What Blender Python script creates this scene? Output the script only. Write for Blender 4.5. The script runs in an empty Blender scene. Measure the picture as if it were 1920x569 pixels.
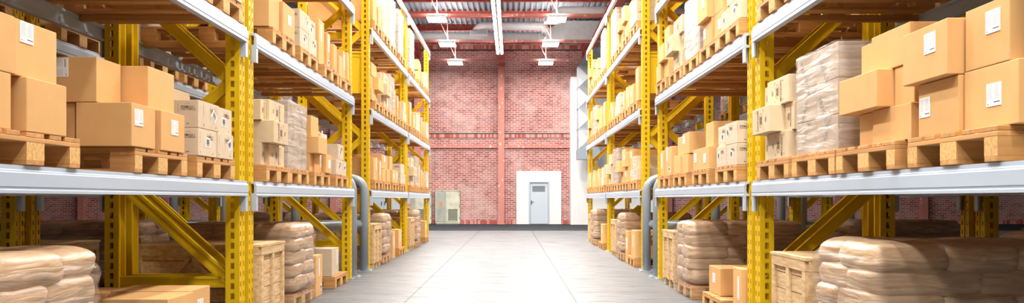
import bpy, bmesh, math, random
from mathutils import Vector, Matrix, noise
R = random.Random(7)
PI = math.pi
scene = bpy.context.scene
COL = scene.collection

# ------------------------------------------------------------------ materials
def mat(name, color, rough=0.5, metal=0.0, spec=0.5):
    m = bpy.data.materials.new(name); m.use_nodes = True
    b = m.node_tree.nodes['Principled BSDF']
    b.inputs['Base Color'].default_value = (*color, 1)
    b.inputs['Roughness'].default_value = rough
    b.inputs['Metallic'].default_value = metal
    b.inputs['Specular IOR Level'].default_value = spec
    return m
def nodes(m):
    nt = m.node_tree
    return nt, nt.nodes['Principled BSDF']
def add(nt, typ, **kw):
    n = nt.nodes.new(typ)
    for k, v in kw.items():
        if k.startswith('i_'):
            n.inputs[k[2:].replace('_', ' ')].default_value = v
        else:
            setattr(n, k, v)
    return n
def lk(nt, a, ao, b, bi): nt.links.new(a.outputs[ao], b.inputs[bi])
def ramp(nt, stops):
    r = nt.nodes.new('ShaderNodeValToRGB'); e = r.color_ramp.elements
    while len(e) < len(stops): e.new(0.5)
    for k, (p, c) in enumerate(stops):
        e[k].position = p; e[k].color = (*c, 1) if len(c) == 3 else c
    return r
def mapping(nt, scale, coord='Object', loc=(0, 0, 0)):
    t = nt.nodes.new('ShaderNodeTexCoord'); mp = nt.nodes.new('ShaderNodeMapping')
    mp.inputs['Scale'].default_value = scale; mp.inputs['Location'].default_value = loc
    nt.links.new(t.outputs[coord], mp.inputs['Vector'])
    return mp
def noisy(name, c0, c1, scale, rough=0.6, detail=4, stops=(0.3, 0.7), bump=0.0, spec=0.3, rand=0.0, metal=0.0):
    """colour wandering between c0 and c1, optional bump and a small per-object brightness change"""
    m = mat(name, c0, rough, metal, spec); nt, b = nodes(m)
    mp = mapping(nt, scale)
    n = add(nt, 'ShaderNodeTexNoise'); n.inputs['Scale'].default_value = 1.0; n.inputs['Detail'].default_value = detail
    lk(nt, mp, 'Vector', n, 'Vector')
    oi = nt.nodes.new('ShaderNodeObjectInfo')
    off = add(nt, 'ShaderNodeVectorMath', operation='ADD')
    nt.links.new(mp.outputs['Vector'], off.inputs[0])
    mul = add(nt, 'ShaderNodeMath', operation='MULTIPLY'); mul.inputs[1].default_value = 37.0
    lk(nt, oi, 'Random', mul, 0); nt.links.new(mul.outputs[0], off.inputs[1])
    nt.links.new(off.outputs[0], n.inputs['Vector'])
    r = ramp(nt, [(stops[0], c0), (stops[1], c1)])
    lk(nt, n, 'Fac', r, 'Fac')
    src = r.outputs['Color']
    if rand:
        hsv = nt.nodes.new('ShaderNodeHueSaturation')
        mr = nt.nodes.new('ShaderNodeMapRange'); mr.inputs['To Min'].default_value = 1 - rand; mr.inputs['To Max'].default_value = 1 + rand
        lk(nt, oi, 'Random', mr, 'Value'); nt.links.new(mr.outputs['Result'], hsv.inputs['Value'])
        nt.links.new(src, hsv.inputs['Color']); src = hsv.outputs['Color']
    nt.links.new(src, b.inputs['Base Color'])
    if bump:
        bp = nt.nodes.new('ShaderNodeBump'); bp.inputs['Strength'].default_value = bump; bp.inputs['Distance'].default_value = 0.01
        lk(nt, n, 'Fac', bp, 'Height'); lk(nt, bp, 'Normal', b, 'Normal')
    return m

M = {}
M['yellow'] = noisy('yellow_paint', (0.71, 0.45, 0.006), (0.76, 0.49, 0.009), (3, 3, 1.2), rough=0.5, spec=0.2)
M['beam'] = noisy('white_grey_paint', (0.43, 0.51, 0.61), (0.475, 0.555, 0.655), (8, 0.8, 8), rough=0.36, spec=0.4)
M['batten'] = noisy('brown_batten_wood', (0.42, 0.20, 0.06), (0.56, 0.29, 0.09), (3, 40, 40), rough=0.6)
M['card'] = noisy('brown_cardboard', (0.70, 0.40, 0.158), (0.74, 0.43, 0.178), (9, 9, 9), rough=0.75, rand=0.05, spec=0.15)
M['carton_pale'] = noisy('pale_cardboard', (0.62, 0.49, 0.35), (0.67, 0.54, 0.39), (14, 14, 14), rough=0.75, rand=0.05, spec=0.15)
M['carton_tan'] = noisy('tan_cardboard', (0.64, 0.49, 0.31), (0.68, 0.53, 0.35), (14, 14, 14), rough=0.75, rand=0.05, spec=0.15)
M['ink'] = mat('dark_ink', (0.035, 0.03, 0.028), 0.7)
M['ink_brown'] = mat('brown_ink', (0.16, 0.10, 0.055), 0.7)
M['ink_grey'] = mat('grey_ink', (0.17, 0.16, 0.16), 0.7)
M['paper'] = mat('label_paper', (0.85, 0.85, 0.84), 0.6)
M['print_grey'] = mat('fine_print', (0.55, 0.55, 0.56), 0.7)
M['wood'] = noisy('pallet_wood', (0.47, 0.22, 0.068), (0.62, 0.32, 0.112), (3.0, 3.0, 26), rough=0.65, rand=0.09, bump=0.15)
M['wood_x'] = noisy('pallet_board_wood', (0.47, 0.22, 0.068), (0.64, 0.335, 0.118), (2.2, 30, 30), rough=0.65, rand=0.09, bump=0.15)
M['wood_y'] = noisy('pallet_crossboard_wood', (0.50, 0.24, 0.075), (0.66, 0.35, 0.125), (30, 2.2, 30), rough=0.65, rand=0.09, bump=0.15)
M['chip'] = noisy('pressed_chip_block', (0.56, 0.295, 0.09), (0.80, 0.51, 0.20), (38, 60, 60), rough=0.7, rand=0.06)
M['crate'] = noisy('crate_pine', (0.50, 0.31, 0.14), (0.72, 0.52, 0.29), (24, 5, 42), rough=0.7, rand=0.08, bump=0.25, stops=(0.28, 0.62))
M['nail'] = mat('dark_nail', (0.05, 0.04, 0.03), 0.5, 0.6)
M['steel'] = mat('galvanised_guard_paint', (0.29, 0.34, 0.39), 0.28, 0.0, 0.6)
M['plate'] = mat('grey_steel_plate', (0.42, 0.46, 0.50), 0.4, 0.3)
M['red_steel'] = noisy('red_oxide_paint', (0.42, 0.060, 0.045), (0.56, 0.13, 0.10), (5, 5, 5), rough=0.55, stops=(0.35, 0.75))
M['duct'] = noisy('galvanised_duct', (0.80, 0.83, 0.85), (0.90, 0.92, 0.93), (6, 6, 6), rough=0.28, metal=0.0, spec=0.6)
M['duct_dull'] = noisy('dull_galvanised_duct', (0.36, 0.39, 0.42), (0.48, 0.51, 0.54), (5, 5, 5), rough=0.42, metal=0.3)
M['deck'] = noisy('roof_deck_steel', (0.30, 0.33, 0.37), (0.40, 0.43, 0.47), (3, 0.5, 3), rough=0.5, metal=0.2)
M['white_wall'] = noisy('white_plaster', (0.80, 0.79, 0.76), (0.84, 0.83, 0.81), (1.5, 1.5, 1.5), rough=0.8)
M['door'] = mat('pale_grey_door_paint', (0.55, 0.61, 0.67), 0.45)
M['door_frame'] = mat('grey_door_frame', (0.50, 0.55, 0.60), 0.45)
M['door_glass'] = mat('wired_door_glass', (0.20, 0.24, 0.27), 0.15)
M['handle'] = mat('dark_handle_metal', (0.12, 0.12, 0.13), 0.35, 0.7)
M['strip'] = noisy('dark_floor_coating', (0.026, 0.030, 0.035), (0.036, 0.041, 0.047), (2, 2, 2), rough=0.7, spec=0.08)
M['black'] = mat('black_cable', (0.02, 0.02, 0.022), 0.5)
M['orange_sticker'] = mat('orange_sticker', (0.75, 0.25, 0.07), 0.6)
M['vent'] = mat('dull_vent_metal', (0.24, 0.24, 0.17), 0.55)
M['locker'] = mat('pale_blue_locker_paint', (0.50, 0.57, 0.63), 0.45)

def emission(name, col, s):
    m = bpy.data.materials.new(name); m.use_nodes = True; nt = m.node_tree
    nt.nodes.remove(nt.nodes['Principled BSDF'])
    e = add(nt, 'ShaderNodeEmission'); e.inputs['Color'].default_value = (*col, 1); e.inputs['Strength'].default_value = s
    lk(nt, e, 0, nt.nodes['Material Output'], 'Surface'); return m
M['tube'] = emission('lit_tube', (1, 0.97, 0.93), 35)
M['lamp_up'] = emission('added_uplight_glow', (1, 0.97, 0.94), 58)  # glow for the plates added on the lamps to brighten the roof
M['lamp'] = emission('lit_lamp_diffuser', (1, 0.97, 0.93), 12)

# pink weathered column paint with pale scuffs
def m_column():
    m = noisy('pink_column_paint', (0.55, 0.205, 0.165), (0.60, 0.24, 0.20), (2, 2, 2), rough=0.6); nt, b = nodes(m)
    base = b.inputs['Base Color'].links[0].from_socket
    mp = mapping(nt, (9, 9, 4.5)); n = add(nt, 'ShaderNodeTexNoise'); n.inputs['Scale'].default_value = 1; n.inputs['Detail'].default_value = 6
    lk(nt, mp, 'Vector', n, 'Vector'); r = ramp(nt, [(0.63, (0, 0, 0)), (0.66, (1, 1, 1))]); lk(nt, n, 'Fac', r, 'Fac')
    mx = add(nt, 'ShaderNodeMix', data_type='RGBA'); lk(nt, r, 'Color', mx, 'Factor'); nt.links.new(base, mx.inputs[6])
    mx.inputs[7].default_value = (0.72, 0.60, 0.50, 1); nt.links.new(mx.outputs[2], b.inputs['Base Color']); return m
M['column'] = m_column()

def m_brick(name, axes):
    m = mat(name, (0.4, 0.1, 0.08), 0.8, 0, 0.2); nt, b = nodes(m)
    tc = nt.nodes.new('ShaderNodeTexCoord'); sp = nt.nodes.new('ShaderNodeSeparateXYZ'); cb = nt.nodes.new('ShaderNodeCombineXYZ')
    lk(nt, tc, 'Object', sp, 'Vector'); lk(nt, sp, axes, cb, 'X'); lk(nt, sp, 'Z', cb, 'Y')
    br = add(nt, 'ShaderNodeTexBrick'); br.inputs['Scale'].default_value = 1.0
    br.inputs['Brick Width'].default_value = 0.245; br.inputs['Row Height'].default_value = 0.084
    br.inputs['Mortar Size'].default_value = 0.013; br.inputs['Mortar Smooth'].default_value = 0.25; br.inputs['Bias'].default_value = -0.1
    br.inputs['Color1'].default_value = (0.36, 0.085, 0.068, 1); br.inputs['Color2'].default_value = (0.56, 0.20, 0.15, 1)
    br.inputs['Mortar'].default_value = (0.60, 0.53, 0.52, 1)
    # wobble the courses a little
    nz = add(nt, 'ShaderNodeTexNoise'); nz.inputs['Scale'].default_value = 7; lk(nt, cb, 'Vector', nz, 'Vector')
    vm = add(nt, 'ShaderNodeVectorMath', operation='SCALE'); vm.inputs['Scale'].default_value = 0.018; lk(nt, nz, 'Color', vm, 0)
    va = add(nt, 'ShaderNodeVectorMath', operation='ADD'); lk(nt, cb, 'Vector', va, 0); lk(nt, vm, 'Vector', va, 1); lk(nt, va, 'Vector', br, 'Vector')
    # pale bloom patches and sooty patches on the bricks
    n1 = add(nt, 'ShaderNodeTexNoise'); n1.inputs['Scale'].default_value = 0.55; n1.inputs['Detail'].default_value = 7; n1.inputs['Roughness'].default_value = 0.65; lk(nt, cb, 'Vector', n1, 'Vector')
    r1 = ramp(nt, [(0.47, (0, 0, 0)), (0.68, (0.62, 0.62, 0.62))]); lk(nt, n1, 'Fac', r1, 'Fac')
    mx = add(nt, 'ShaderNodeMix', data_type='RGBA'); lk(nt, r1, 'Color', mx, 'Factor'); lk(nt, br, 'Color', mx, 6); mx.inputs[7].default_value = (0.70, 0.52, 0.48, 1)
    n2 = add(nt, 'ShaderNodeTexNoise'); n2.inputs['Scale'].default_value = 3.1; n2.inputs['Detail'].default_value = 5; lk(nt, cb, 'Vector', n2, 'Vector')
    r2 = ramp(nt, [(0.30, (0.62, 0.58, 0.58)), (0.5, (1, 1, 1))]); lk(nt, n2, 'Fac', r2, 'Fac')
    m2 = add(nt, 'ShaderNodeMix', data_type='RGBA', blend_type='MULTIPLY'); m2.inputs['Factor'].default_value = 0.8
    lk(nt, mx, 2, m2, 6); lk(nt, r2, 'Color', m2, 7); nt.links.new(m2.outputs[2], b.inputs['Base Color'])
    bp = nt.nodes.new('ShaderNodeBump'); bp.inputs['Strength'].default_value = 0.5; bp.inputs['Distance'].default_value = 0.02; bp.invert = True
    lk(nt, br, 'Fac', bp, 'Height'); lk(nt, bp, 'Normal', b, 'Normal')
    return m
M['brick'] = m_brick('red_brick', 'X')
M['brick_side'] = m_brick('red_brick_side', 'Y')
M['brick_course'] = noisy('soldier_course_brick', (0.40, 0.09, 0.065), (0.56, 0.32, 0.28), (9, 1, 0.1), rough=0.8, detail=1, stops=(0.45, 0.6))

def m_floor():
    m = mat('worn_concrete', (0.5, 0.5, 0.5), 0.4, 0, 0.2); nt, b = nodes(m)
    tc = nt.nodes.new('ShaderNodeTexCoord'); sp = nt.nodes.new('ShaderNodeSeparateXYZ'); lk(nt, tc, 'Object', sp, 'Vector')
    def noise_at(scale, detail=5, rough=0.6):
        mp = mapping(nt, scale); n = add(nt, 'ShaderNodeTexNoise'); n.inputs['Scale'].default_value = 1; n.inputs['Detail'].default_value = detail; n.inputs['Roughness'].default_value = rough
        lk(nt, mp, 'Vector', n, 'Vector'); return n
    a = noise_at((0.9, 1.6, 1)); ra = ramp(nt, [(0.3, (0.122, 0.122, 0.125)), (0.7, (0.168, 0.168, 0.171))]); lk(nt, a, 'Fac', ra, 'Fac')
    s = noise_at((1.6, 15, 1), 8, 0.75); rs = ramp(nt, [(0.36, (0.30, 0.29, 0.285)), (0.50, (1, 1, 1))]); lk(nt, s, 'Fac', rs, 'Fac')
    m1 = add(nt, 'ShaderNodeMix', data_type='RGBA', blend_type='MULTIPLY'); m1.inputs['Factor'].default_value = 0.9; lk(nt, ra, 'Color', m1, 6); lk(nt, rs, 'Color', m1, 7)
    s2 = noise_at((6, 40, 1), 4, 0.6); r2 = ramp(nt, [(0.27, (0.45, 0.43, 0.42)), (0.36, (1, 1, 1))]); lk(nt, s2, 'Fac', r2, 'Fac')
    m2 = add(nt, 'ShaderNodeMix', data_type='RGBA', blend_type='MULTIPLY'); m2.inputs['Factor'].default_value = 0.7; lk(nt, m1, 2, m2, 6); lk(nt, r2, 'Color', m2, 7)
    def joint(axis, period, off, w, wob):
        ad = add(nt, 'ShaderNodeMath', operation='ADD'); lk(nt, sp, axis, ad, 0); ad.inputs[1].default_value = -off + period * 40.5
        if wob:
            ml = add(nt, 'ShaderNodeMath', operation='MULTIPLY_ADD'); lk(nt, s, 'Fac', ml, 0); ml.inputs[1].default_value = wob; lk(nt, ad, 0, ml, 2); ad = ml
        md = add(nt, 'ShaderNodeMath', operation='MODULO'); lk(nt, ad, 0, md, 0); md.inputs[1].default_value = period
        sb = add(nt, 'ShaderNodeMath', operation='SUBTRACT'); lk(nt, md, 0, sb, 0); sb.inputs[1].default_value = period / 2
        ab = add(nt, 'ShaderNodeMath', operation='ABSOLUTE'); lk(nt, sb, 0, ab, 0)
        lt = add(nt, 'ShaderNodeMapRange'); lk(nt, ab, 0, lt, 'Value'); lt.inputs['From Min'].default_value = w * 0.5; lt.inputs['From Max'].default_value = w; lt.inputs['To Min'].default_value = 1; lt.inputs['To Max'].default_value = 0
        return lt
    jx = joint('X', 1.826, 0.686, 0.014, 0.0); jy = joint('Y', 2.03, 10.2, 0.03, 0.04)
    half = add(nt, 'ShaderNodeMath', operation='MULTIPLY'); lk(nt, jy, 0, half, 0); half.inputs[1].default_value = 0.6
    mxm = add(nt, 'ShaderNodeMath', operation='MAXIMUM'); lk(nt, jx, 0, mxm, 0); lk(nt, half, 0, mxm, 1)
    m3 = add(nt, 'ShaderNodeMix', data_type='RGBA'); lk(nt, mxm, 0, m3, 'Factor'); lk(nt, m2, 2, m3, 6); m3.inputs[7].default_value = (0.03, 0.029, 0.03, 1)
    nt.links.new(m3.outputs[2], b.inputs['Base Color'])
    rr = ramp(nt, [(0.3, (0.60, 0.60, 0.60)), (0.6, (0.38, 0.38, 0.38))]); lk(nt, s, 'Fac', rr, 'Fac'); nt.links.new(rr.outputs['Color'], b.inputs['Roughness'])
    bp = nt.nodes.new('ShaderNodeBump'); bp.inputs['Strength'].default_value = 0.12; bp.inputs['Distance'].default_value = 0.01; lk(nt, s, 'Fac', bp, 'Height'); lk(nt, bp, 'Normal', b, 'Normal')
    return m
M['floor'] = m_floor()

def m_sack():
    m = mat('brown_sack_in_film', (0.5, 0.33, 0.2), 0.45, 0, 0.4); nt, b = nodes(m); b.inputs['Coat Weight'].default_value = 0.35; b.inputs['Coat Roughness'].default_value = 0.25
    mp = mapping(nt, (3.2, 3.2, 24)); oi = nt.nodes.new('ShaderNodeObjectInfo')
    ml = add(nt, 'ShaderNodeMath', operation='MULTIPLY'); ml.inputs[1].default_value = 50; lk(nt, oi, 'Random', ml, 0)
    va = add(nt, 'ShaderNodeVectorMath', operation='ADD'); lk(nt, mp, 'Vector', va, 0); lk(nt, ml, 0, va, 1)
    n = add(nt, 'ShaderNodeTexNoise'); n.inputs['Scale'].default_value = 1.0; n.inputs['Detail'].default_value = 6; n.inputs['Distortion'].default_value = 1.2; lk(nt, va, 'Vector', n, 'Vector')
    r = ramp(nt, [(0.30, (0.34, 0.20, 0.105)), (0.52, (0.52, 0.345, 0.205)), (0.75, (0.64, 0.47, 0.31))]); lk(nt, n, 'Fac', r, 'Fac')
    nt.links.new(r.outputs['Color'], b.inputs['Base Color'])
    bp = nt.nodes.new('ShaderNodeBump'); bp.inputs['Strength'].default_value = 0.55; bp.inputs['Distance'].default_value = 0.02; lk(nt, n, 'Fac', bp, 'Height'); lk(nt, bp, 'Normal', b, 'Normal')
    return m
M['sack'] = m_sack()

def m_wrapped():
    m = mat('wrapped_grey_brown_cardboard', (0.6, 0.48, 0.38), 0.6, 0, 0.3); nt, b = nodes(m)
    mp = mapping(nt, (3, 4, 20)); n = add(nt, 'ShaderNodeTexNoise'); n.inputs['Scale'].default_value = 1; n.inputs['Detail'].default_value = 6; lk(nt, mp, 'Vector', n, 'Vector')
    r = ramp(nt, [(0.3, (0.40, 0.30, 0.21)), (0.7, (0.54, 0.43, 0.33))]); lk(nt, n, 'Fac', r, 'Fac'); nt.links.new(r.outputs['Color'], b.inputs['Base Color']); return m
M['wrapped'] = m_wrapped()

def m_film(name, white, amount, scale=(2.5, 3, 22)):
    m = bpy.data.materials.new(name); m.use_nodes = True; nt, b = nodes(m)
    b.inputs['Base Color'].default_value = (*white, 1); b.inputs['Roughness'].default_value = 0.22; b.inputs['Specular IOR Level'].default_value = 0.6
    tr = nt.nodes.new('ShaderNodeBsdfTransparent'); mx = nt.nodes.new('ShaderNodeMixShader')
    mp = mapping(nt, scale); mp.inputs['Rotation'].default_value = (0.25, 0.18, 0)
    n = add(nt, 'ShaderNodeTexNoise'); n.inputs['Scale'].default_value = 1; n.inputs['Detail'].default_value = 5; n.inputs['Distortion'].default_value = 0.6; lk(nt, mp, 'Vector', n, 'Vector')
    r = ramp(nt, [(0.35, (amount * 0.35,) * 3), (0.7, (min(1, amount * 1.6),) * 3)]); lk(nt, n, 'Fac', r, 'Fac')
    bp = nt.nodes.new('ShaderNodeBump'); bp.inputs['Strength'].default_value = 0.8; bp.inputs['Distance'].default_value = 0.02; lk(nt, n, 'Fac', bp, 'Height'); lk(nt, bp, 'Normal', b, 'Normal')
    lk(nt, r, 'Color', mx, 0); lk(nt, tr, 0, mx, 1); lk(nt, b, 0, mx, 2); lk(nt, mx, 0, nt.nodes['Material Output'], 'Surface'); return m
M['film'] = m_film('stretch_film', (0.78, 0.70, 0.62), 0.34)
M['film_clear'] = m_film('clear_stretch_film', (0.60, 0.46, 0.34), 0.24, (3, 3, 26))

def m_cabinet():
    m = mat('weathered_cream_metal', (0.6, 0.6, 0.45), 0.55); nt, b = nodes(m)
    mp = mapping(nt, (2.5, 2.5, 2.0)); n = add(nt, 'ShaderNodeTexNoise'); n.inputs['Scale'].default_value = 1; n.inputs['Detail'].default_value = 8; n.inputs['Roughness'].default_value = 0.7; lk(nt, mp, 'Vector', n, 'Vector')
    r = ramp(nt, [(0.30, (0.34, 0.29, 0.15)), (0.45, (0.58, 0.57, 0.44)), (0.65, (0.70, 0.69, 0.58)), (0.8, (0.70, 0.70, 0.62))]); lk(nt, n, 'Fac', r, 'Fac'); nt.links.new(r.outputs['Color'], b.inputs['Base Color']); return m
M['cabinet'] = m_cabinet()
M['cabinet_grey'] = noisy('weathered_grey_metal', (0.33, 0.35, 0.30), (0.48, 0.49, 0.42), (3, 3, 2), rough=0.55, detail=7)

# ------------------------------------------------------------------ mesh helpers
class MB:
    def __init__(s): s.v = []; s.f = []; s.sm = []; s.mi = []
    def poly(s, pts, smooth=False, mi=0):
        b = len(s.v); s.v += [tuple(p) for p in pts]; s.f.append(tuple(range(b, b + len(pts)))); s.sm.append(smooth); s.mi.append(mi)
    def box(s, x0, x1, y0, y1, z0, z1, mi=0):
        b = len(s.v)
        s.v += [(x0, y0, z0), (x1, y0, z0), (x1, y1, z0), (x0, y1, z0), (x0, y0, z1), (x1, y0, z1), (x1, y1, z1), (x0, y1, z1)]
        for q in ((3, 2, 1, 0), (4, 5, 6, 7), (0, 1, 5, 4), (1, 2, 6, 5), (2, 3, 7, 6), (3, 0, 4, 7)):
            s.f.append(tuple(b + i for i in q)); s.sm.append(False); s.mi.append(mi)
    def prism(s, prof, axis, a, c, closed=True, caps=True, mi=0, smooth=False):
        """profile in the two other axes, run along axis from a to c"""
        def P(p, t):
            return {'x': (t, p[0], p[1]), 'y': (p[0], t, p[1]), 'z': (p[0], p[1], t)}[axis]
        b = len(s.v); n = len(prof)
        s.v += [P(p, a) for p in prof] + [P(p, c) for p in prof]
        for i in range(n if closed else n - 1):
            j = (i + 1) % n
            s.f.append((b + i, b + j, b + n + j, b + n + i)); s.sm.append(smooth); s.mi.append(mi)
        if caps and closed:
            s.f.append(tuple(b + i for i in reversed(range(n)))); s.sm.append(False); s.mi.append(mi)
            s.f.append(tuple(b + n + i for i in range(n))); s.sm.append(False); s.mi.append(mi)
    def tube(s, pts, r, seg=12, caps=True, smooth=True, radii=None, prof=None):
        pts = [Vector(p) for p in pts]; rings = []
        up = None
        for i, p in enumerate(pts):
            d = (pts[min(i + 1, len(pts) - 1)] - pts[max(i - 1, 0)]).normalized()
            if up is None:
                up = Vector((0, 0, 1)) if abs(d.z) < 0.9 else Vector((0, 1, 0))
            sd = d.cross(up).normalized(); up = sd.cross(d).normalized()
            rr = radii[i] if radii else r; b = len(s.v)
            if prof:
                for (a, c) in prof: s.v.append(tuple(p + sd * a + up * c))
                rings.append((b, len(prof)))
            else:
                for k in range(seg):
                    t = 2 * PI * k / seg; s.v.append(tuple(p + sd * math.cos(t) * rr + up * math.sin(t) * rr))
                rings.append((b, seg))
        for (b0, n), (b1, _) in zip(rings, rings[1:]):
            for k in range(n):
                j = (k + 1) % n; s.f.append((b0 + k, b0 + j, b1 + j, b1 + k)); s.sm.append(smooth); s.mi.append(0)
        if caps:
            for (b, n), rev in ((rings[0], True), (rings[-1], False)):
                q = [b + i for i in range(n)]; s.f.append(tuple(reversed(q) if rev else q)); s.sm.append(False); s.mi.append(0)
    def mesh(s, name, mats, fix=True):
        me = bpy.data.meshes.new(name); me.from_pydata(s.v, [], s.f)
        me.polygons.foreach_set('use_smooth', s.sm); me.polygons.foreach_set('material_index', s.mi)
        for m in (mats if isinstance(mats, (list, tuple)) else [mats]): me.materials.append(m)
        if fix:
            bm = bmesh.new(); bm.from_mesh(me); bmesh.ops.recalc_face_normals(bm, faces=bm.faces); bm.to_mesh(me); bm.free()
        me.update(); return me

def link(name, me, parent=None, loc=(0, 0, 0), rz=0.0):
    o = bpy.data.objects.new(name, me); COL.objects.link(o)
    o.location = loc; o.rotation_euler = (0, 0, rz)
    if parent is not None: o.parent = parent
    return o
def empty(name, loc, rz=0.0):
    o = link(name, None, None, loc, rz); o.empty_display_size = 0.2; return o
def tag(o, label, cat, group=None, kind=None):
    o['label'] = label; o['category'] = cat
    if group: o['group'] = group
    if kind: o['kind'] = kind
    return o
def struct(name, mb, m, loc=(0, 0, 0)):
    o = link(name, mb.mesh(name, m), None, loc); o['kind'] = 'structure'; return o

CACHE = {}
def bev_box(sx, sy, sz, bev, m, key=None):
    """box on its base centre with softened edges"""
    k = ('bb', round(sx, 3), round(sy, 3), round(sz, 3), bev, m.name)
    if k in CACHE: return CACHE[k]
    bm = bmesh.new(); bmesh.ops.create_cube(bm, size=1)
    for v in bm.verts: v.co = Vector((v.co.x * sx, v.co.y * sy, (v.co.z + 0.5) * sz))
    bmesh.ops.bevel(bm, geom=list(bm.edges), offset=bev, segments=2, affect='EDGES', profile=0.5)
    me = bpy.data.meshes.new('box'); bm.to_mesh(me); bm.free(); me.materials.append(m); CACHE[k] = me; return me

# ------------------------------------------------------------------ camera
H = 1.1; F = 1616.0
cam = bpy.data.cameras.new('camera'); co = bpy.data.objects.new('camera', cam); COL.objects.link(co)
co.location = (0, 0, H); co.rotation_euler = (PI / 2, 0, 0)
cam.sensor_width = 36; cam.lens = 36 * F / 1920; cam.shift_y = (374 - 284.5) / 1920; cam.clip_end = 200
scene.camera = co

# ------------------------------------------------------------------ the hall
YW = 37.8; XS = 24.0; Y0 = -8.0; ZC = 8.25
b = MB(); b.box(-XS, XS, Y0, YW, -0.2, 0.0); struct('floor', b, M['floor'])
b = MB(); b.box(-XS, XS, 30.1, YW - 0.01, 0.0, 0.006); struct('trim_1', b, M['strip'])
b = MB(); b.box(-XS, XS, YW, YW + 0.3, 0, ZC + 0.3); struct('wall_far', b, M['brick'])
b = MB(); b.box(-XS - 0.3, -XS, Y0, YW, 0, ZC + 0.3); struct('wall_left', b, M['brick_side'])
b = MB(); b.box(XS, XS + 0.3, Y0, YW, 0, ZC + 0.3); struct('wall_right', b, M['brick_side'])
# corrugated roof deck, ribs along the hall
b = MB(); prof = []; x = -XS
while x < XS:
    prof += [(x, ZC), (x + 0.075, ZC), (x + 0.10, ZC - 0.085), (x + 0.175, ZC - 0.085)]; x += 0.2
b.prism(prof, 'y', Y0, YW, closed=False, caps=False)
struct('ceiling', b, M['deck'])
def ibeam_prof(h, w, t=0.02):
    return [(-w/2, 0), (w/2, 0), (w/2, t), (t/2, t), (t/2, h - t), (w/2, h - t), (w/2, h), (-w/2, h), (-w/2, h - t), (-t/2, h - t), (-t/2, t), (-w/2, t)]
# cross purlins
for k, yy in enumerate((37.55, 34.9, 32.4, 29.8, 27.2, 24.6, 22.0, 19.4, 16.8, 14.2, 11.6, 9.0, 6.4, 3.8, 1.2, -1.4, -4.0)):
    b = MB(); b.prism([(p[0], p[1]) for p in ibeam_prof(0.26, 0.14)], 'x', -XS, XS)
    o = struct('roof_purlin', b, M['red_steel'], (0, yy, ZC - 0.06 - 0.26))
COLX = [-18.8, -15.12, -11.46, -7.80, -4.13, -0.47, 3.19, 6.85, 10.5, 14.2, 18.0]
for cx in COLX:
    # steel column in front of the wall and the long roof beam that rests on it
    b = MB(); w = 0.135
    b.box(-w, w, -0.03, 0.0, 0, 6.91); b.box(-w, w, 0.17, 0.2, 0, 6.91); b.box(-0.02, 0.02, 0.0, 0.17, 0, 6.91)
    b.box(-w - 0.03, w + 0.03, -0.06, 0.22, 0, 0.03)
    struct('wall_column', b, M['column'], (cx, YW - 0.22, 0))
    b = MB(); b.box(-w, w, -0.03, 0.2, 6.91, ZC - 0.1); struct('column_head', b, M['red_steel'], (cx, YW - 0.22, 0))
    if cx in (-4.13, -0.47, 3.19, -7.80, 6.85):
        b = MB(); b.prism(ibeam_prof(0.40, 0.25, 0.025), 'y', Y0, 33.0 if cx == 3.19 else YW - 0.27)
        struct('roof_beam', b, M['red_steel'], (cx, 0, 6.92))
# wall rails, brick courses, cable
b = MB(); b.box(-XS, XS, -0.09, 0.0, 3.34, 3.47); struct('trim_2', b, M['column'], (0, YW, 0))
b = MB(); b.box(-XS, XS, -0.04, 0.0, 3.80, 4.0); struct('trim_3', b, M['brick_course'], (0, YW, 0))
b = MB(); b.box(-XS, XS, -0.05, 0.0, 3.96, 4.0); b.box(-XS, XS, -0.03, 0.0, 7.62, 7.665); struct('trim_4', b, M['black'], (0, YW, 0))
b = MB(); b.box(-XS, XS, -0.05, 0.0, 7.69, 7.86); struct('trim_5', b, M['brick_course'], (0, YW, 0))
b = MB(); b.box(-XS, XS, -0.035, 0.0, 0.0, 0.17); struct('trim_6', b, M['brick_course'], (0, YW, 0))

# white door surround, door
b = MB(); d0, d1, zt = 0.72, 1.645, 1.885
b.box(0.19, d0, -0.14, 0.0, 0, 2.32); b.box(d1, 2.15, -0.14, 0.0, 0, 2.32); b.box(d0, d1, -0.14, 0.0, zt, 2.32)
struct('trim_7', b, M['white_wall'], (0, YW, 0))
t = empty('door_1', ((d0 + d1) / 2, YW, 0)); t['kind'] = 'structure'; t['label'] = 'pale grey metal door with small high window in white surround'; t['category'] = 'door'
w = (d1 - d0) / 2
b = MB(); b.box(-w, -w + 0.07, -0.17, -0.02, 0, zt); b.box(w - 0.07, w, -0.17, -0.02, 0, zt); b.box(-w + 0.07, w - 0.07, -0.17, -0.02, zt - 0.06, zt)
link('door_frame', b.mesh('door_frame', M['door_frame']), t)
b = MB(); lw = w - 0.08
zz = [(0.02, 1.42), (1.66, zt - 0.07)]
b.box(-lw, lw, -0.1, -0.05, 0.02, 1.42); b.box(-lw, lw, -0.1, -0.05, 1.67, zt - 0.065); b.box(-lw, -lw + 0.09, -0.1, -0.05, 1.42, 1.67); b.box(lw - 0.12, lw, -0.1, -0.05, 1.42, 1.67)
leaf = link('door_leaf', b.mesh('door_leaf', M['door']), t)
b = MB(); b.box(-lw + 0.09, lw - 0.12, -0.085, -0.065, 1.42, 1.67); link('glass_pane', b.mesh('glass_pane', M['door_glass']), leaf)
b = MB(); b.box(-lw + 0.03, -lw + 0.075, -0.11, -0.1, 0.86, 1.04); b.tube([(-lw + 0.05, -0.1, 0.98), (-lw + 0.05, -0.15, 0.98), (-lw + 0.16, -0.15, 0.98)], 0.011, 8)
link('door_handle', b.mesh('door_handle', M['handle']), leaf)
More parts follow.
